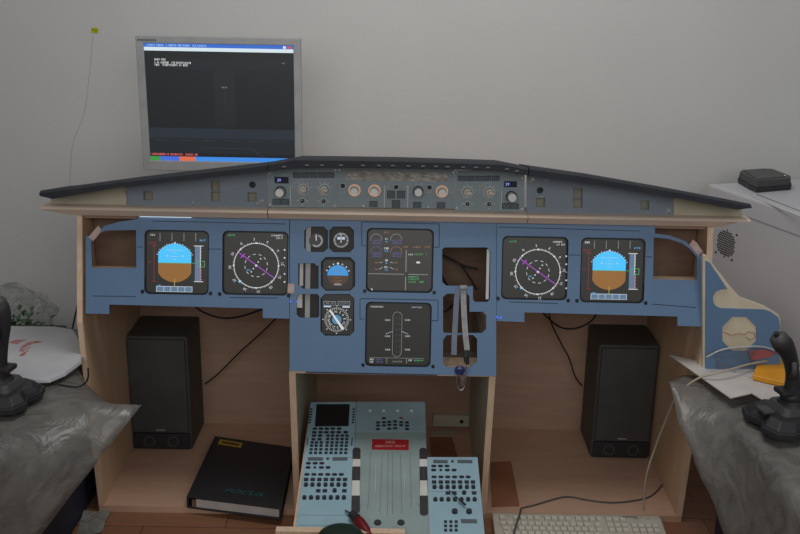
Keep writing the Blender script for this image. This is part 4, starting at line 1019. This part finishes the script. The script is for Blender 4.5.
# black device
dv_z = AZ + .002
dc = on(736, 184, 'z', AZ); 
fl_ = on(756, 193.0, 'z', AZ); fr_ = on(790, 190, 'z', AZ); bl_ = on(737.5, 182, 'z', AZ)
dvr = math.atan2(fr_.y - fl_.y, fr_.x - fl_.x)
dev = thing('black_router', 'black angular desktop device lying on top of the white appliance', 'device', (fl_.x, fl_.y, AZ + .0008))
w2 = Vector((fr_.x - fl_.x, fr_.y - fl_.y)); d2 = Vector((bl_.x - fl_.x, bl_.y - fl_.y))
def dq(u, v): r__ = w2 * u + d2 * v; return (r__.x, r__.y)
lowp = [dq(0, 0), dq(1, 0), dq(1.12, .2), dq(1.0, .95), dq(.75, 1.05), dq(0.1, 1.05), dq(-.04, .9), dq(-.04, .3)]
MB().prism(lowp, 0, .014, scale_top=1.04).build('lower_shell', M_BPL, dev, bevel=.001)
MB().prism([tuple(Vector(p) * 1.0) for p in lowp], .014, .034, scale_top=.97).build('upper_shell', M_DEV, dev, bevel=.002)
pp_ = dq(.55, .45); cx_ = dq(.12, .12); 
MB().prism([dq(.05, .1), dq(.92, .14), dq(.85, .82), dq(.1, .9)], .034, .036).build('top_plate', mat('charcoal', (84, 84, 84), .55), dev, bevel=.0008)
MB().cyl(*dq(.93, .22), .0335, .0355, .0022, n=10).build('indicator_light', em('led_white', (240, 240, 240), .9), dev)

# ------------------------------------------------------------------ side consoles, sheets and joysticks
def drape(name, rows, mt, label, cat='plastic sheet', amp=.006, sub=2, th=.0):
    b = MB().grid(rows)
    bmesh.ops.subdivide_edges(b.bm, edges=b.bm.edges[:], cuts=3, use_grid_fill=True, smooth=.6)
    rnd = random.Random(3)
    ph = [(rnd.uniform(15, 70), rnd.uniform(15, 70), rnd.uniform(10, 50), rnd.uniform(0, 6)) for _ in range(6)]
    for v in b.bm.verts:
        d = sum(math.sin(v.co.x * a + v.co.y * c + v.co.z * e + f) for a, c, e, f in ph) / 6
        v.co += Vector((d * .7, d * .5, d * .6)) * amp
    o = b.build(name, mt, None, smooth=True)
    s = o.modifiers.new('solid', 'SOLIDIFY'); s.thickness = .0012
    return tag(o, label, cat)
# left crate
lc = thing('navy_crate', 'navy blue storage crate under the plastic sheet, left of the cabinet', 'crate', (-1.07, -.26, 0))
MB().box(-.27, .27, -.36, .42, 0, .385).build('body', M_NAVY, lc, bevel=.008)
MB().box(-.28, .28, -.37, .43, .385, .405).build('lid', M_NAVY, lc, bevel=.006)
rows = []
spec = [ # y, then (x, z) points across: top left ... right edge ... skirt
    (.20, [(-1.30, .437), (-1.1, .437), (-.90, .437), (-.83, .430), (-.79, .37), (-.78, .30)]),
    (.05, [(-1.30, .437), (-1.1, .437), (-.90, .437), (-.80, .432), (-.782, .36), (-.780, .28)]),
    (-.10, [(-1.30, .437), (-1.1, .437), (-.90, .437), (-.785, .436), (-.758, .425), (-.75, .36)]),
    (-.20, [(-1.30, .437), (-1.1, .437), (-.90, .437), (-.77, .440), (-.68, .425), (-.66, .345)]),
    (-.29, [(-1.30, .437), (-1.1, .437), (-.90, .437), (-.77, .442), (-.64, .445), (-.555, .440)]),
    (-.40, [(-1.30, .437), (-1.1, .437), (-.90, .437), (-.78, .435), (-.70, .38), (-.685, .28)]),
    (-.54, [(-1.30, .437), (-1.1, .437), (-.90, .437), (-.79, .42), (-.785, .29), (-.79, .15)]),
    (-.66, [(-1.30, .437), (-1.1, .437), (-.92, .437), (-.82, .40), (-.835, .26), (-.85, .07)]),
    (-.72, [(-1.30, .30), (-1.1, .30), (-.92, .30), (-.85, .28), (-.86, .18), (-.87, .04)]),
]
for y, ps in spec: rows.append([(x, y, z) for x, z in ps])
drape('plastic_sheet', rows, C_SHEET, 'crumpled translucent plastic sheet over the left crate, one corner sticking out')
# white carrier bag lying on it
zb_ = .458
pts = [on(x, y, 'z', zb_) for x, y in ((-8, 327), (55, 327.5), (74, 330.5), (83, 346), (82, 362), (66, 374), (50, 381), (28, 382), (-8, 380))]
wb = thing('white_carrier_bag', 'flat white carrier bag with red print lying on the left sheet behind the joystick', 'bag', (pts[0].x, pts[0].y, .452))
q = [(p.x - pts[0].x, p.y - pts[0].y) for p in pts]
MB().prism(q, .0, .012, scale_top=.97).build('bag_body', C_WBAG, wb, bevel=.004, seg=3)
M_RP = mat('red_print', (176, 92, 96), .6, rgb2=(196, 150, 150), scale=40)
K = lambda x, y: (lambda p: (p.x - pts[0].x, p.y - pts[0].y))(on(x / 6.667, 320 + y / 6.667, 'z', zb_ + .006))
for poly in ([(50, 150), (110, 133), (180, 132), (110, 160)], [(125, 215), (140, 180), (180, 152), (240, 140), (290, 147), (220, 158), (175, 178), (150, 200)], [(140, 225), (180, 225), (150, 240), (130, 245)], [(30, 310), (110, 310), (75, 355), (40, 345)]):
    MB().prism([K(*p) for p in poly], .0118, .0126).build('red_print', M_RP, wb)
for poly in ([(140, 208), (205, 178), (208, 182), (150, 214)], [(150, 220), (190, 205), (192, 209), (160, 224)]): MB().prism([K(*p) for p in poly], .0118, .0126).build('red_print', M_RP, wb)

def joystick(loc, rz, path, label, lean=1, base_sc=1.0):
    j = thing('joystick', label, 'joystick', loc, (0, 0, rz))
    pts8 = []
    for i in range(16):
        a = 2 * math.pi * i / 16; r_ = (.098 if i % 4 == 2 else (.088 if i % 4 in (1, 3) else .066)) * base_sc
        pts8.append((r_ * math.cos(a), r_ * math.sin(a) * .92))
    MB().prism(pts8, .0, .016, scale_top=1.0).build('foot', M_BPL, j, bevel=.003)
    MB().prism([(x * .94, y * .94) for x, y in pts8], .016, .034, scale_top=.8).build('upper_base', M_BPL, j, bevel=.003)
    MB().prism(rrect(-.042, .042, -.04, .045, .015), .034, .05, scale_top=.8).build('base_collar', M_DEV, j, bevel=.002)
    b = MB(); rr = [.034, .031, .026, .022, .018, .016]
    b.tube([(0, 0, .045 + .006 * i) for i in range(6)], .03, 20, radii=rr); b.build('rubber_boot', M_BPL, j, smooth=True)
    P_ = smooth_path(path, 5); n = len(P_)
    prof = lambda t: .0165 + .006 * math.exp(-((t - .12) / .08) ** 2) + .003 * math.sin(t * 9) * (1 - t) + .005 * math.exp(-((t - .92) / .12) ** 2)
    MB().tube(P_, .02, 20, radii=[prof(i / (n - 1)) * (.8 if i in (0, n - 1) else 1) for i in range(n)]).build('grip', M_BPL, j, smooth=True)
    h = Vector(path[-1]); d = (h - Vector(path[-2])).normalized()
    MB().tube([h - d * .012, h + d * .006, h + d * .012], .02, 18, radii=[.0215, .019, .012]).build('grip_head', M_DEV, j, smooth=True)
    MB().tube([h + d * .010, h + d * .02], .006, 12, radii=[.006, .005]).build('hat_switch', M_BPL, j)
    g = Vector(path[1]) ; MB().box(g.x - .034, g.x + .034, g.y - .02, g.y + .02, g.z - .008, g.z + .004).build('hand_rest', M_BPL, j, bevel=.005)
    MB().box(-.07 * base_sc, -.045 * base_sc, -.018, .018, .0345, .041).build('throttle_lever', M_DEV, j, bevel=.002)
    t0 = Vector(path[-2]) + Vector((0, -.024, -.01))
    MB().tube([t0, t0 + Vector((0, -.006, -.02)), t0 + Vector((0, .0, -.036))], .006, 10).build('trigger', M_DEV, j, smooth=True)
    return j
jz = .447
jr = on(789, 424, 'z', jz)
J = lambda x, y, base: on(x, y, 'y', base.y) - Vector((base.x, base.y, jz))
path = [(0.0, 0, .07)] + [tuple(J(x, y, jr)) for x, y in ((792, 390), (792, 372), (787, 353), (777, 338))]
path[0] = tuple(J(790, 402, jr))
joystick((jr.x, jr.y, jz + .001), R(12), path, 'black joystick on the plastic sheet to the right of the cabinet', base_sc=1.08)
jl = on(2, 402, 'z', jz)
path = [tuple(J(x, y, jl)) for x, y in ((-2, 385), (-1, 368), (2, 345), (4, 322), (-2, 304))]
joystick((jl.x, jl.y, jz + .004), R(-10), path, 'black joystick cut by the left picture edge, on the left plastic sheet', base_sc=1.0)
tr_ = on(11, 354, 'y', jl.y + .01)

# right crate + sheet
rc = thing('navy_crate', 'navy blue storage crate under the plastic sheet, right of the cabinet', 'crate', (1.04, -.36, 0))
MB().box(-.22, .03, -.30, .22, 0, .385).build('body', M_NAVY, rc, bevel=.008)
MB().box(-.225, .035, -.31, .225, .385, .405).build('lid', M_NAVY, rc, bevel=.006)
spec = [
    (-.04, [(1.25, .437), (1.05, .437), (.90, .437), (.80, .437), (.775, .43), (.72, .425)]),
    (-.14, [(1.25, .437), (1.05, .437), (.90, .437), (.79, .437), (.74, .445), (.668, .455)]),
    (-.22, [(1.25, .437), (1.05, .437), (.90, .437), (.785, .437), (.725, .42), (.675, .39)]),
    (-.32, [(1.25, .437), (1.05, .437), (.90, .437), (.78, .435), (.74, .37), (.71, .30)]),
    (-.42, [(1.25, .437), (1.05, .437), (.90, .437), (.785, .425), (.76, .31), (.745, .21)]),
    (-.54, [(1.25, .437), (1.05, .437), (.90, .437), (.79, .415), (.785, .26), (.778, .10)]),
    (-.68, [(1.25, .437), (1.05, .437), (.90, .437), (.80, .40), (.79, .22), (.785, .03)]),
    (-.74, [(1.25, .30), (1.05, .30), (.90, .30), (.82, .28), (.80, .18), (.795, .02)]),
]
hx = lambda y: c0.x + (c0.y - y) * (c1.x - c0.x) / (c0.y - c1.y) - .02      # stay clear of the appliance
rows = [[(min(x, hx(y)), y, z) for x, z in ps] for y, ps in spec]
drape('plastic_sheet', rows, C_SHEET, 'crumpled translucent plastic sheet over the right crate beside the cabinet')
# card, yellow block, clear bag on it
cz = .462
poly = [on(x, y, 'z', cz) for x, y in ((669.7, 355.8), (703.8, 362.5), (745, 358), (800, 368), (806, 398), (764.7, 402), (752, 394), (730.6, 399))]
cdp = thing('white_card', 'folded white card lying on the right plastic sheet beside the joystick', 'card', (poly[0].x, poly[0].y, cz))
q = [(p.x - poly[0].x, p.y - poly[0].y) for p in poly]
MB().prism(q, 0, .0025).build('card', M_PAPER, cdp)
MB().prism([q[1], q[2], (q[2][0] + .03, q[2][1] - .10), (q[1][0] + .08, q[1][1] - .10)], .0025, .004).build('folded_flap', mat('white_card_flap', (202, 198, 196), .7), cdp)
ya = [on(x, y, 'z', cz + .017) for x, y in ((757, 362), (786, 360.5), (792, 384), (753, 375))]
yb = thing('yellow_case', 'amber yellow case wrapped in clear plastic on the white card', 'case', (ya[0].x, ya[0].y, cz + .004))
q = [(p.x - ya[0].x, p.y - ya[0].y) for p in ya]
MB().prism(q, 0, .013).build('case_body', M_YEL, yb, bevel=.003, seg=3)
def blob(name, c, r, mt, seed, n=28, amp=.12, parent=None):
    b = MB(); bmesh.ops.create_icosphere(b.bm, subdivisions=4, radius=1.0)
    rnd = random.Random(seed); ph = [(Vector((rnd.uniform(-5, 5), rnd.uniform(-5, 5), rnd.uniform(-5, 5))), rnd.uniform(0, 6)) for _ in range(9)]
    for v in b.bm.verts:
        d = sum(abs(math.sin(v.co.dot(a) + f)) for a, f in ph) / 9 - .6
        v.co *= 1 + d * amp * 4
        v.co = Vector((v.co.x * r[0], v.co.y * r[1], max(v.co.z, -.55) * r[2])) + Vector(c)
    return b.build(name, mt, parent, smooth=True)
bp_ = on(743, 368, 'z', cz + .02)
cb = thing('clear_plastic_bag', 'clear plastic bag with red patch bulging behind the joystick on the card', 'bag', (bp_.x, bp_.y, cz + .004))
b = MB(); rowsb = []
A0 = [on(x, y, 'z', cz + .006) for x, y in ((704, 362), (716, 368), (735, 372), (760, 366), (788, 364))]
A1 = [on(x, y, 'y', -.10) for x, y in ((706, 358), (722, 350.5), (744, 347.5), (765, 348), (784, 355))]
A2 = [on(x, y, 'z', cz + .006) + Vector((0, .05, 0)) for x, y in ((706, 357), (724, 353), (746, 352), (768, 354), (788, 358))]
o_ = Vector(cb.location)
b.grid([[p - o_ for p in A0], [(p + q_) / 2 + Vector((0, 0, .022)) - o_ for p, q_ in zip(A0, A1)], [p - o_ for p in A1], [p - o_ for p in A2]])
bmesh.ops.subdivide_edges(b.bm, edges=b.bm.edges[:], cuts=3, use_grid_fill=True, smooth=.8)
b.build('film', C_BAG, cb, smooth=True)
hem = [p + Vector((0, 0, .002)) - o_ for p in A1]
MB().tube(smooth_path(hem), .0022, 6).build('folded_hem', clear('hem_plastic', (210, 212, 212), .6, .2), cb, smooth=True)
rp_ = [on(x, y, 'y', -.085) - o_ for x, y in ((748, 351), (764, 349.5), (777, 353), (770, 357), (752, 361))]
b = MB(); V = [b.bm.verts.new(p) for p in rp_]; V2 = [b.bm.verts.new(Vector(p) + Vector((0, .002, 0))) for p in rp_]
b.bm.faces.new(V); b.bm.faces.new(list(reversed(V2)))
for i in range(5): b.bm.faces.new((V[i], V2[i], V2[(i + 1) % 5], V[(i + 1) % 5]))
b.build('red_patch', mat('dusty_red', (168, 96, 104), .6), cb)

# box and bagged plant at far left
pb0 = thing('grey_box', 'dark grey box behind the left crate, carrying the bagged plant', 'box', (-1.2, .52, 0))
pz0 = on(20, 331, 'y', .38).z
MB().box(-.28, .12, -.14, .2, 0, .245).build('body', mat('dark_grey_box', (70, 72, 76), .7), pb0, bevel=.006)
pc = on(14, 312, 'y', .45)
pg = thing('bagged_plant', 'green leafy plant in a crumpled clear plastic bag, at the left edge', 'plant', (pc.x, .45, .246))
blob('bag', (-.02, 0, pc.z - .246 - .005), (.135, .11, .085), C_PBAG, 5, amp=.16, parent=pg)
MB().cyl(.01, 0, 0, .06, .05, .06, 24).build('pot', mat('dark_pot', (52, 52, 50), .6), pg)
rnd = random.Random(11)
b = MB()
for i in range(170):
    a = rnd.uniform(0, 6.28); r_ = rnd.uniform(.005, .10); c = Vector((r_ * math.cos(a), r_ * math.sin(a) * .8, rnd.uniform(.05, .115)))
    d = Vector((math.cos(a), math.sin(a), rnd.uniform(-.3, .8))).normalized(); s_ = d.cross(Vector((0, 0, 1))).normalized(); L_ = rnd.uniform(.018, .035)
    up = s_.cross(d) * .004
    vs = [b.bm.verts.new(c + x) for x in (d * 0, d * L_ * .4 + s_ * L_ * .28 + up, d * L_, d * L_ * .4 - s_ * L_ * .28 + up)]
    b.bm.faces.new(vs)
lf = b.build('foliage', M_LEAF, pg)

# ------------------------------------------------------------------ cables
def cable(pts, r, mt, name, label, cat='cable'):
    o = MB().tube(smooth_path(pts, 8), r, 8).build(name, mt, None, smooth=True); return tag(o, label, cat)
cable([on(x, y, 'y', .30) for x, y in ((190, 302), (203, 312), (222, 318), (240, 316.5), (262, 309), (268, 303))], .0028, M_CABLE, 'black_cable', 'thick black cable sagging below the left instrument panel')
cable([on(x, y, 'y', .44) for x, y in ((205, 384), (218, 374), (240, 352), (260, 334), (280, 314), (288, 303))], .0022, M_CABLE, 'speaker_wire', 'thin diagonal speaker wire across the back of the left bay')
cable([on(x, y, 'y', .30) for x, y in ((538, 306), (546, 316), (560, 327), (575, 328.5), (590, 322), (598, 312))], .0028, M_CABLE, 'black_cable', 'thick black cable sagging below the right instrument panel')
cable([on(x, y, 'y', .44) for x, y in ((549, 306), (551, 322), (562, 345), (569, 358), (575, 376), (582, 386))], .0022, M_CABLE, 'speaker_wire', 'thin speaker wire hanging left of the right speaker')
cable([on(x, y, 'z', .0205) for x, y in ((521.6, 508), (535, 505), (550, 500.5), (567.7, 496.8), (590, 500.5), (611, 502.6), (632, 501), (651, 496), (664, 482), (673, 462), (681, 452), (696, 448))][:9] + [on(673, 462, 'z', .0205)], .0024, M_GCABLE, 'grey_cable', 'grey cable lying across the floor of the right bay')
kp = [on(643.8, 510, 'y', -.035), on(644, 500, 'y', -.04), on(646.6, 475, 'y', -.05), on(655, 448, 'y', -.06), on(666, 420, 'y', -.09), on(677, 396, 'y', -.13), on(697, 379, 'y', -.14), on(722, 372, 'z', .485), on(750, 364, 'z', .487), on(780, 359, 'z', .487)]
cable(kp, .0026, M_BCABLE, 'keyboard_cable', 'beige keyboard cable rising from the keyboard up onto the right sheet')
cable([on(x, y, 'y', jl.y + .11) for x, y in ((28, 383), (45, 382), (62, 385), (76, 387), (84, 384), (88, 378), (88, 368))], .002, M_CABLE, 'joystick_cable', 'black joystick cable curling over the left plastic sheet')
cable([on(79.5, 296, 'y', .2), on(76, 312, 'y', .2), on(71, 334, 'y', .2), on(66, 352, 'y', .2)], .0024, mat('dark_blue_cable', (30, 42, 70), .5), 'blue_cable', 'dark blue cable hanging down the outside of the cabinet at left')
for nm, pts, r_, lab in (
    ('ribbon_cable', ((440, 254), (452, 259.5), (462, 265), (469, 267), (477, 269)), .0034, 'dark ribbon cable crossing the big centre cut-out towards the right'),
    ('ribbon_cable', ((461, 265.5), (466, 272), (471, 280), (477, 290)), .0026, 'dark cable running down to the right inside the big centre cut-out'),
    ('ribbon_cable', ((440, 270), (443, 278), (447, 285), (453, 292)), .0034, 'dark cable curving at the lower left inside the big centre cut-out'),
    ('ribbon_cable', ((440, 314), (446, 311), (451, 307), (458, 299)), .003, 'dark cable seen in the middle centre cut-out behind the straps')):
    cable([on(x, y, 'y', .09) for x, y in pts], r_ * .8, M_CABLE, nm, lab)

# ------------------------------------------------------------------ lanyard with keys
LY = Plane(MIP.O + MIP.n * .006, MIP.a)
def strap(pts, wd, z0, z1, mt, name, root, o0):
    b = MB(); L_ = [Vector(LY.at(*LY.uv(*p))) - o0 for p in pts]
    for (p, q_) in zip(L_, L_[1:]): pass
    P_ = smooth_path(L_, 4); V = []
    for p in P_:
        V.append([b.bm.verts.new(p + Vector((dx * wd / 2, 0, 0)) + LY.n * dz) for dx, dz in ((-1, z0), (1, z0), (1, z1), (-1, z1))])
    for A, B in zip(V, V[1:]):
        for j in range(4): b.bm.faces.new((A[j], A[(j + 1) % 4], B[(j + 1) % 4], B[j]))
    b.bm.faces.new(V[0]); b.bm.faces.new(list(reversed(V[-1])))
    return b.build(name, mt, root)
o0 = LY.at(*LY.uv(463.7, 288))
ly = thing('lanyard', 'grey lanyard with key ring hanging over the centre cut-outs', 'lanyard', o0)
strap([(462.8, 287.5), (463.2, 292), (463.8, 310), (465, 330), (467, 350)], .0135, .001, .0035, M_GSTRAP, 'front_strap', ly, o0)
strap([(460, 288.2), (457, 296), (455.5, 320), (454.3, 340), (454, 355)], .013, -.0035, -.001, M_BSTRAP, 'rear_strap', ly, o0)
MB().box(-.010, .008, -.012, .006, .000, .006).build('loop_fold', M_GSTRAP, ly, bevel=.002)
def lp_(x, y, dz=.0): return LY.at(*LY.uv(x, y)) + LY.n * dz - o0
MB().tube([lp_(465.5, 350, .002), lp_(466, 356, .004), lp_(467.5, 364, .004)], .006, 10, radii=[.006, .0075, .005]).build('clasp', M_BPL, ly)
MB().tube([lp_(463.5, 351, .006), lp_(464.5, 362, .007)], .0018, 8).build('clasp_lever', M_BPL, ly)
b = MB(); bmesh.ops.create_icosphere(b.bm, subdivisions=3, radius=.0125)
for v in b.bm.verts: v.co = Vector((v.co.x, v.co.y * .6, v.co.z * 1.05)) + lp_(459.6, 370, .006)
b.build('blue_fob', mat('blue_glass', (52, 56, 110), .15, coat=.5), ly, smooth=True)
bm = MB(); 
bm.tube([lp_(461 + 4.5 * math.cos(t), 379.5 + 10.5 * math.sin(t), .004) for t in [i * 2 * math.pi / 20 for i in range(20)]], .0013, 8, closed=True); bm.build('snap_hook', M_CHROME, ly, smooth=True)
MB().tube([lp_(466.5, 364, .004), lp_(466, 372, .005), lp_(463, 382, .005), lp_(461.5, 391, .004)], .0011, 8).build('hook_arm', M_CHROME, ly)
MB().prism([(-.004, -.012), (.004, -.012), (.004, .006), (.007, .01), (.003, .016), (-.003, .016), (-.007, .01), (-.004, .006)], -.001, .001, 'y').build('key', M_CHROME, ly).location = lp_(462.5, 381, .002)
# clear film wrapped lanyard scraps inside bottom cut-out
o = MB().grid([[on(x, y, 'y', -.05 + .02 * (i % 2)) for i, x in enumerate((444, 452, 460, 468, 476))] for y in (352, 358, 364, 369)]).build('crumpled_film', C_BAG, None, smooth=True)
tag(o, 'scrap of clear film inside the lowest centre cut-out', 'plastic film')

# ------------------------------------------------------------------ keyboard
ka = on(492, 512.5, 'z', .034); kb = on(658, 513, 'z', .034)
kb_ = thing('keyboard', 'beige computer keyboard lying on the floor before the right bay', 'keyboard', ((ka.x + kb.x) / 2, ka.y, 0), (0, 0, 0))
kw = (kb.x - ka.x); 
MB().prism([(0.0, .006), (.0, .034), (-.02, .035), (-.165, .018), (-.168, .006)], -kw / 2, kw / 2, 'x').build('case', M_KBD, kb_, bevel=.003)
sl = math.atan2(.017, .145)
kmesh = {}
def keycap(w_):
    k = round(w_, 4)
    if k not in kmesh:
        b = MB().prism([(-w_ / 2, -.0085), (w_ / 2, -.0085), (w_ / 2, .0085), (-w_ / 2, .0085)], 0, .008, scale_top=.78)
        me = bpy.data.meshes.new('key'); bmesh.ops.recalc_face_normals(b.bm, faces=b.bm.faces); b.bm.to_mesh(me); b.bm.free(); me.materials.append(M_KEYC); kmesh[k] = me
    return kmesh[k]
u0 = .0185
layout = [(-.030, [0, 2, 3, 4, 5, 6.5, 7.5, 8.5, 9.5, 11, 12, 13, 14, 15.4, 16.4, 17.4]),
          (-.053, list(range(13)) + [13.5] + [15.4, 16.4, 17.4] + [18.8, 19.8, 20.8, 21.8]),
          (-.072, [.25] + [1.5 + i for i in range(12)] + [13.6] + [15.4, 16.4, 17.4] + [18.8, 19.8, 20.8, 21.8]),
          (-.091, [.35] + [1.75 + i for i in range(11)] + [13.2, 18.8, 19.8, 20.8])]
sc = (kw - .03) / (22.8 * u0)
cnt = 0
for y, xs in layout:
    for x in xs:
        wd = u0 * sc * .93
        o = link('key', keycap(wd), kb_)
        zz = .0345 + (y + .02) * math.tan(sl)
        o.location = (-kw / 2 + .015 + (x + .5) * u0 * sc, y, zz); o.rotation_euler = (sl, 0, 0)
b = MB()
for y, xs in ((-.110, [.6] + [2.25 + i for i in range(10)] + [13, 16.4, 18.8, 19.8, 20.8, 21.8]), (-.129, [.2, 1.6, 3, 11, 12.2, 13.6, 15.4, 16.4, 17.4, 19.3, 20.8])):
    for x in xs:
        cx = -kw / 2 + .015 + (x + .5) * u0 * sc; z = .0345 + (y + .02) * math.tan(sl); b.box(cx - .008, cx + .008, y - .0075, y + .0075, z, z + .007)
b.box(-.115, .01, -.1365, -.1215, .022, .029)
o = b.build('key', M_KEYC, kb_); o['kind'] = 'stuff'
MB().box(kw / 2 - .10, kw / 2 - .06, -.0125, -.009, .0338, .0352).build('lamp_strip', M_DEV, kb_)
for i in range(3): MB().box(kw / 2 - .10 + i * .03, kw / 2 - .09 + i * .03, -.020, -.0185, .0345, .0355).build('lamp', M_DEV, kb_)
gk = [on(521, 508.5, 'z', .022), on(520, 513, 'z', .040), on(517, 522, 'z', .045), on(513, 536, 'z', .040), on(511, 546, 'z', .036)]
cable(gk, .0024, M_GCABLE, 'grey_cable', 'grey cable crossing over the left end of the keyboard')

# loose timber offcuts
def offcut(pts, z, th, mt, label, name='wood_offcut'):
    P_ = [on(x, y, 'z', z + th) for x, y in pts]
    o = MB().prism([(p.x, p.y) for p in P_], z, z + th).build(name, mt, None, bevel=.0008); return tag(o, label, 'board')
M_ORB = mat('orange_hardboard', (164, 112, 82), .6, rgb2=(150, 98, 70), scale=16)
offcut([(492, 506), (491, 462), (511, 461), (519.5, 505)], .0185, .004, M_ORB, 'orange-brown hardboard piece on the floor at the left of the right bay')
offcut([(432, 460), (430, 437), (452, 437), (458, 458)], .0185, .004, M_ORB, 'orange-brown hardboard piece on the floor beside the pedestal')
offcut([(432, 436), (436, 431), (448, 429.5), (456, 431), (450, 435)], .0185, .003, M_CREAM, 'pale paper scrap on the floor behind the pedestal', 'paper_scrap')

sc0 = [on(x, y, 'z', .004) for x, y in ((76, 536), (84, 514), (98, 512), (108, 503), (113, 508), (106, 524), (100, 536))]
o = MB().grid([[Vector((p.x, p.y, .004 + .012 * (i % 2))) for i, p in enumerate(sc0[:4])], [Vector((p.x, p.y, .004 + .01 * ((i + 1) % 2))) for i, p in enumerate([sc0[6], sc0[6] * .6 + sc0[5] * .4, sc0[5], sc0[4]])]]).build('plastic_scrap', clear('scrap_plastic', (150, 156, 150), .6, .2), None, smooth=True)
tag(o, 'scrap of clear plastic on the floor at the left front foot of the cabinet', 'plastic film')

# ------------------------------------------------------------------ groups of look-alikes
GR = {'flight_display': 'cockpit displays in the blue panels', 'standby_gauge': 'small standby gauges in the centre panel', 'speaker': 'black speakers in the side bays',
      'joystick': 'joysticks on the side consoles', 'navy_crate': 'crates under the plastic sheets', 'plastic_sheet': 'plastic sheets over the crates', 'instrument_panel': 'blue instrument panels',
      'display_control_panel': 'control panels beside the autopilot panel', 'glareshield_side_panel': 'tapering glareshield side panels', 'radio_panel': 'radio panels on the pedestal',
      'ribbon_cable': 'dark cables behind the centre panel', 'speaker_wire': 'speaker wires', 'black_cable': 'cables sagging below the panels'}
for o in COL.objects:
    k = o.name.split('.')[0]
    if o.parent is None and k in GR: o['group'] = GR[k]
